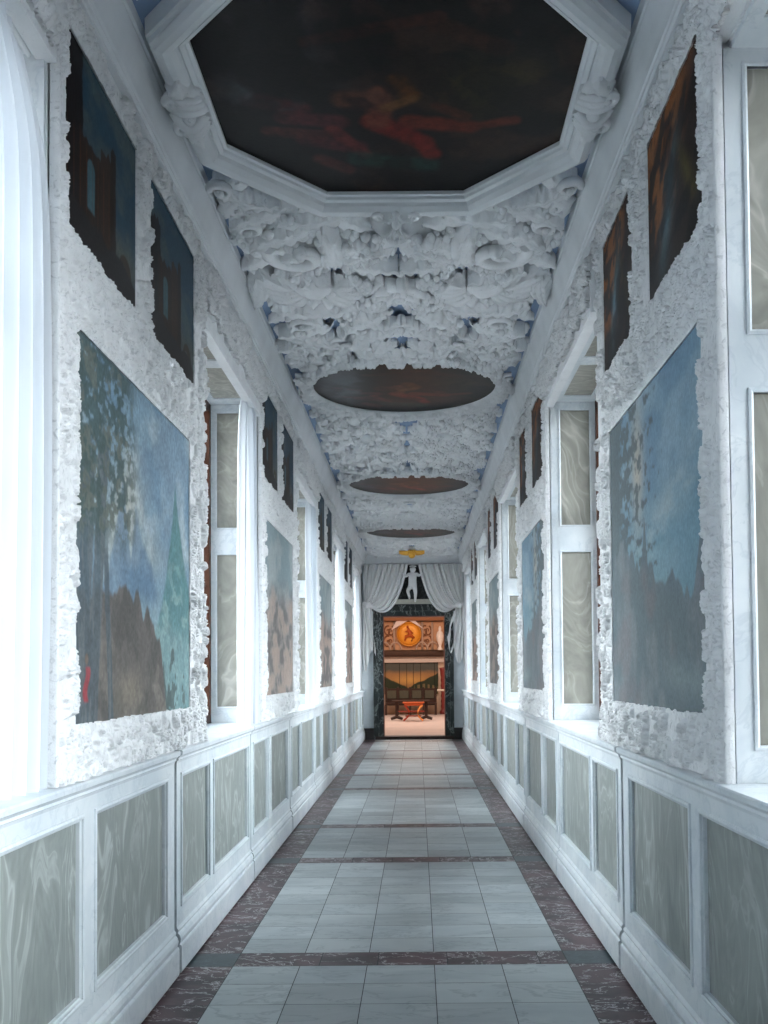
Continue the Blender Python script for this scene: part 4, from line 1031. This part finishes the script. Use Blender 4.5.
XX, ZZ = np.meshgrid(np.linspace(x0, x1, 110), np.linspace(z0, z1, 60)); col = np.clip(tap((XX-x0)/(x1-x0), (ZZ-z0)/(z1-z0)), 0, 1)
fr = np.stack([XX, YH-.06+.008*np.sin(XX*18), ZZ], -1); bk = fr.copy(); bk[..., 1] = YH-.02
V, F = relief_mesh(fr, bk, np.ones((59, 109), bool)); numesh('woven_cloth', V, F, M['canvas'], root, False, np.concatenate([col.reshape(-1, 3), np.zeros((len(V)-6600, 3))+.1]))
w = MB(); w.tube([(x0, YH-.07, z1+.02), (x1, YH-.07, z1+.02)], .02, 8); w.build('hanging_rod', simple('dark_rod', (.08, .05, .03), .4), root)
# mouldings and carved frieze
dkw = simple('dark_beam_wood', (.07, .035, .022), .45); org = simple('orange_carved_wood', (.58, .31, .17), .5); pale = simple('pale_pink_stucco', (.62, .50, .43), .5)
w = MB(); w.box(-3, 3, YH-.28, YH, hz_(655), hz_(651)); w.box(-3, 3, YH-.22, YH, hz_(657), hz_(655)); tag(w.build('trim_hall_beam', dkw), kind='structure')
w = MB(); w.box(-3, 3, YH-.14, YH, hz_(662.5), hz_(659)); w.box(-3, 3, YH-.10, YH, hz_(659), hz_(657)); tag(w.build('trim_hall_board', pale), kind='structure')
w = MB(); w.box(-3, 3, YH-.35, YH, hz_(621), hz_(617)); w.box(-3, 3, YH-.25, YH, hz_(617), hz_(612)); tag(w.build('trim_hall_cornice', simple('brown_cornice', (.30, .12, .05), .5)), kind='structure')
root = empty('carved_gallery_front', (hx(410), YH-.1, hz_(651))); tag(root, 'orange carved gallery front with scroll panels behind the medallion', 'carving')
w = MB(); w.box(hx(380), hx(452), YH-.12, YH-.01, hz_(650), hz_(622)); w.build('panel_board', org, root)
M['scroll'] = simple('dark_orange_carving', (.22, .085, .035), .5)
def vleaf(mb, x, z, R, y, hand):
    pts = []; rad = []
    for i in range(22):
        t = i/21; rr = R*(1-t)**.8+.01; th = 1.2 + hand*8*t; pts.append((x + rr*math.cos(th), y, z + rr*1.4*math.sin(th))); rad.append(.032*(1-.5*t))
    mb.tube(pts, rad, 7)
for px, hd in ((388, 1), (391, -1), (425, 1), (428, -1), (421, 1)):
    w = MB()
    for dz in (-6, 5): vleaf(w, hx(px), hz_(637+dz), .14 if dz < 0 else .17, YH-.15, hd)
    w.build('scroll_carving', M['scroll'], root, True)
w = MB()
for px in (385, 396, 422, 433): w.tube([(hx(px) + .22*math.cos(t), YH-.16, hz_(650) + .3*math.sin(t)) for t in np.linspace(0, PI, 12)], .035, 8)
for px in (394.5, 422.5, 432.5): w.box(hx(px)-.04, hx(px)+.04, YH-.18, YH-.02, hz_(650), hz_(622))
w.build('arch_moulding', simple('dull_pink_moulding', (.50, .34, .25), .5), root, True)
root = empty('round_medallion', (hx(409.3), YH-.2, hz_(646))); tag(root, 'round golden medallion with seated figure in the hall beyond', 'medallion')
w = MB(); cxm, czm, Rm = hx(409.3), hz_(634.2), 12*YH/1050
def disc(mb, r, y0, y1, n=40):
    mb.grid([[(cxm + rr*math.cos(2*PI*k/n), y, czm + rr*math.sin(2*PI*k/n)) for k in range(n)] for rr, y in ((r, y1), (r, y0), (r*.5, y0-.004), (.001, y0-.006))], wrap_v=True)
disc(w, Rm, YH-.24, YH-.10); w.build('disc', simple('golden_orange', (.85, .34, .03), .4, .2), root, True)
w = MB(); w.grid([[(cxm + (Rm-.01 + .03*math.cos(q))*math.cos(t), YH-.25 + .03*math.sin(q), czm + (Rm-.01+.03*math.cos(q))*math.sin(t)) for q in np.linspace(0, 2*PI, 8, endpoint=False)] for t in np.linspace(0, 2*PI, 40, endpoint=False)], True, True)
w.build('rim', simple('amber_rim', (.62, .24, .02), .4, .2), root, True)
w = MB(); w.tube([(cxm-.03, YH-.27, czm+.22), (cxm+.0, YH-.29, czm+.10), (cxm+.06, YH-.29, czm-.05)], [.04, .07, .08], 10); w.ball((cxm-.05, YH-.28, czm+.28), .05, 10)
w.tube([(cxm+.06, YH-.29, czm-.05), (cxm-.12, YH-.30, czm-.10), (cxm-.16, YH-.28, czm-.26)], [.07, .055, .03], 8); w.tube([(cxm+.06, YH-.29, czm-.06), (cxm+.18, YH-.3, czm-.14), (cxm+.10, YH-.28, czm-.28)], [.07, .05, .03], 8)
w.tube([(cxm, YH-.29, czm+.15), (cxm-.15, YH-.30, czm+.08)], [.035, .022], 8); w.tube([(cxm+.02, YH-.29, czm+.15), (cxm+.16, YH-.30, czm+.02)], [.035, .022], 8)
w.build('seated_figure', simple('deep_orange_relief', (.45, .09, .015), .45), root, True)
root = empty('marble_cresting', (hx(407), YH-.2, hz_(624))); tag(root, 'pale pink stone cresting above the round medallion', 'ornament')
w = MB(); w.add([(hx(a), y, hz_(b)) for y in (YH-.30, YH-.12) for a, b in ((393, 629), (397, 622), (399, 616.5), (414, 616.5), (416, 622), (421, 627), (409, 620))], [(0,1,2,3,4,5,6), (7,8,9,10,11,12,13)] + [(i, (i+1) % 7, 7+(i+1) % 7, 7+i) for i in range(7)])
w.build('cresting_block', simple('pink_stone', (.80, .64, .58), .5), root, bevel=.02)
root = empty('pale_urn', (hx(440), YH-.5, hz_(651))); tag(root, 'pale stone urn statue beside the carved gallery front', 'urn')
w = MB(); w.lathe([(0, 0), (.10, 0), (.10, .05), (.05, .12), (.06, .2), (.13, .38), (.15, .55), (.11, .68), (.05, .76), (.06, .82), (.03, .92), (0, .94)], (hx(440), YH-.4, hz_(650.5))); w.build('urn_body', simple('cream_pink_stone', (.85, .74, .66), .5), root, True)
# dark benches and rail at the back
root = empty('choir_bench', (hx(408), YH-1.2, 0)); tag(root, 'long dark wooden bench with carved ends against the tapestry wall', 'bench')
bw = simple('dark_bench_wood', (.05, .028, .022), .35)
w = MB(); w.box(hx(386), hx(436), YH-.7, YH-.62, .35, 1.0); w.build('backrest', bw, root)
w = MB(); w.box(hx(386), hx(436), YH-1.2, YH-.62, .40, .46); w.build('seat', bw, root)
for px in (386.5, 398, 410, 423, 435):
    w = MB(); w.box(hx(px)-.04, hx(px)+.04, YH-1.2, YH-.62, 0, .40); w.box(hx(px)-.04, hx(px)+.04, YH-.75, YH-.6, .4, 1.05); w.build('bench_end', bw, root, bevel=.01)
w = MB()
for px in (392, 404, 416.5, 429): w.box(hx(px)-.17, hx(px)+.17, YH-.73, YH-.71, .62, .92)
w.build('backrest_panel', simple('greenish_bench_panel', (.09, .085, .06), .4), root)
root = empty('altar_rail', (hx(447), YH-2, 0)); tag(root, 'thin pale rail post at the right of the hall bench', 'rail')
w = MB(); w.tube([(hx(445), YH-2, 0), (hx(445), YH-2, .92)], .035, 10); w.tube([(hx(436), YH-2, .94), (hx(447), YH-2, .94)], .04, 10); w.ball((hx(445), YH-2, .06), .08, 10); w.build('rail_post', simple('pale_brass', (.62, .52, .42), .35), root, True)
# carved red column at the right
root = empty('red_column', (hx(443), YH-.6, 0)); tag(root, 'dark red carved column at the right of the tapestry', 'column')
w = MB(); pr = [(0, 0), (.16, 0), (.16, .1), (.11, .16)]
for i in range(14): pr += [(.09 + .025*(i % 2), .2 + i*.10)]
pr += [(.13, 1.68), (.16, 1.78), (0, 1.80)]
w.lathe(pr, (hx(443), YH-.5, 0.)); w.build('column_shaft', simple('dark_red_wood', (.20, .035, .03), .35), root, True)
# red-orange console table in front
YT = 34.6
def tx(px): return (px - 417.4)*YT/1050
root = empty('red_side_table', (tx(414), YT, 0)); tag(root, 'small red orange table with curved legs in the hall beyond the door', 'table')
rw = simple('red_orange_lacquer', (.75, .16, .04), .3); rd = simple('dark_red_lacquer', (.35, .05, .025), .3)
w = MB(); w.box(tx(402.5), tx(424), YT-.25, YT+.25, .60, .64); w.box(tx(404), tx(422.5), YT-.22, YT+.22, .52, .60); w.build('table_top', simple('brick_red_lacquer', (.58, .12, .04), .3), root, bevel=.01)
for px, sg in ((406, -1), (420, 1)):
    for dy_ in (-.2, .2):
        w = MB(); x = tx(px)
        w.tube([(x + sg*.06, YT+dy_, .54), (x - sg*.02, YT+dy_, .46), (x - sg*.09, YT+dy_, .33), (x - sg*.07, YT+dy_, .18), (x + sg*.04, YT+dy_, .07), (x+sg*.09, YT+dy_, .03)], [.035, .032, .028, .026, .026, .03], 10)
        w.build('leg', simple('bright_orange_lacquer', (.95, .38, .12), .3) if sg > 0 and dy_ < 0 else rd, root, True)
w = MB(); w.box(tx(405), tx(421), YT-.02, YT+.02, .16, .20); w.build('stretcher', rd, root)
root = empty('long_dark_bench', (tx(408), YT+.8, 0)); tag(root, 'low dark trestle bench with splayed feet behind the red table', 'bench')
w = MB(); w.box(tx(391), tx(430), YT+.6, YT+1.0, .62, .68); w.build('seat', bw, root, bevel=.01)
for px in (396, 426):
    w = MB(); x = tx(px); w.box(x-.05, x+.05, YT+.75, YT+.85, .08, .62); w.build('trestle_post', bw, root)
    w = MB(); w.tube([(x-.2, YT+.8, .05), (x, YT+.8, .12), (x+.2, YT+.8, .05)], [.045, .06, .045], 8); w.build('foot', bw, root, True)
w = MB(); w.tube([(tx(396), YT+.8, .3), (tx(426), YT+.8, .3)], .03, 8); w.build('stretcher', rd, root)

# ---------------------------------------------------------------- light
W = bpy.data.worlds.new('sky'); S.world = W; W.use_nodes = True; nt = W.node_tree
bg = nt.nodes['Background']; tc = N(nt, 'ShaderNodeTexCoord'); sp = N(nt, 'ShaderNodeSeparateXYZ'); nt.links.new(tc.outputs['Generated'], sp.inputs[0])
c = ramp(nt, sp.outputs[2], [(0, (.06, .065, .07)), (.02, (.64, .70, .74)), (.3, (.88, .95, 1.0)), (1, (.80, .92, 1.0))])
rr = nt.nodes[-1]
mr = N(nt, 'ShaderNodeMapRange'); mr.inputs['From Min'].default_value = -.1; mr.inputs['From Max'].default_value = 1.; 
nt.links.new(sp.outputs[2], mr.inputs[0])
for l in list(nt.links):
    if l.to_node.type == 'VALTORGB': nt.links.remove(l)
vr = [n for n in nt.nodes if n.type == 'VALTORGB'][0]; nt.links.new(mr.outputs[0], vr.inputs[0])
vr.color_ramp.elements[1].position = .12
nt.links.new(c, bg.inputs['Color']); bg.inputs['Strength'].default_value = 15.5
for s, nm in SIDES:
    for k, (a, b) in enumerate(bays()):
        ld = bpy.data.lights.new('window_portal', 'AREA'); ld.shape = 'RECTANGLE'; ld.size = b - a; ld.size_y = Z_SOF - Z_LEDGE
        ld.cycles.is_portal = True
        o = bpy.data.objects.new('window_portal', ld); COL.objects.link(o)
        o.location = (CX + s*1.74, (a+b)/2, (Z_SOF + Z_LEDGE)/2)
        o.rotation_euler = (0, -s*-PI/2, 0) if False else (PI/2, 0, PI/2 if s > 0 else -PI/2)
ld = bpy.data.lights.new('hall_fill_light', 'AREA'); ld.shape = 'RECTANGLE'; ld.size = 5; ld.size_y = 8; ld.energy = 520; ld.color = (1, .88, .78)  # added unseen fill light for the hall, stands for no known fixture
o = bpy.data.objects.new('hall_fill_light', ld); COL.objects.link(o); o.location = (0, 34, 5.1)

# ---------------------------------------------------------------- camera
cd = bpy.data.cameras.new('camera'); cam = bpy.data.objects.new('camera', cd); COL.objects.link(cam); S.camera = cam
roll, pitch = -8.5349e-3, 3.485e-2
Fv = Vector((0, math.cos(pitch), math.sin(pitch))); Uv = Vector((0, -math.sin(pitch), math.cos(pitch))); Rv = Vector((1, 0, 0))
cr, sr = math.cos(roll), math.sin(roll)
R2 = cr*Rv + sr*Uv; U2 = -sr*Rv + cr*Uv
mw = Matrix((( R2.x, U2.x, -Fv.x, 0), (R2.y, U2.y, -Fv.y, 0), (R2.z, U2.z, -Fv.z, H_EYE), (0, 0, 0, 1)))
cam.matrix_world = mw
cd.sensor_fit = 'VERTICAL'; cd.sensor_height = 24; cd.lens = 1050/1024*24
cd.shift_x = -(417.14 - 384)/1024; cd.shift_y = (636.07 - 512)/1024
cd.clip_end = 200; cd.clip_start = .05
vs = S.view_settings; vs.view_transform = 'Standard'; vs.look = 'None'; vs.gamma = 1; vs.use_curve_mapping = False; vs.exposure = 0.0
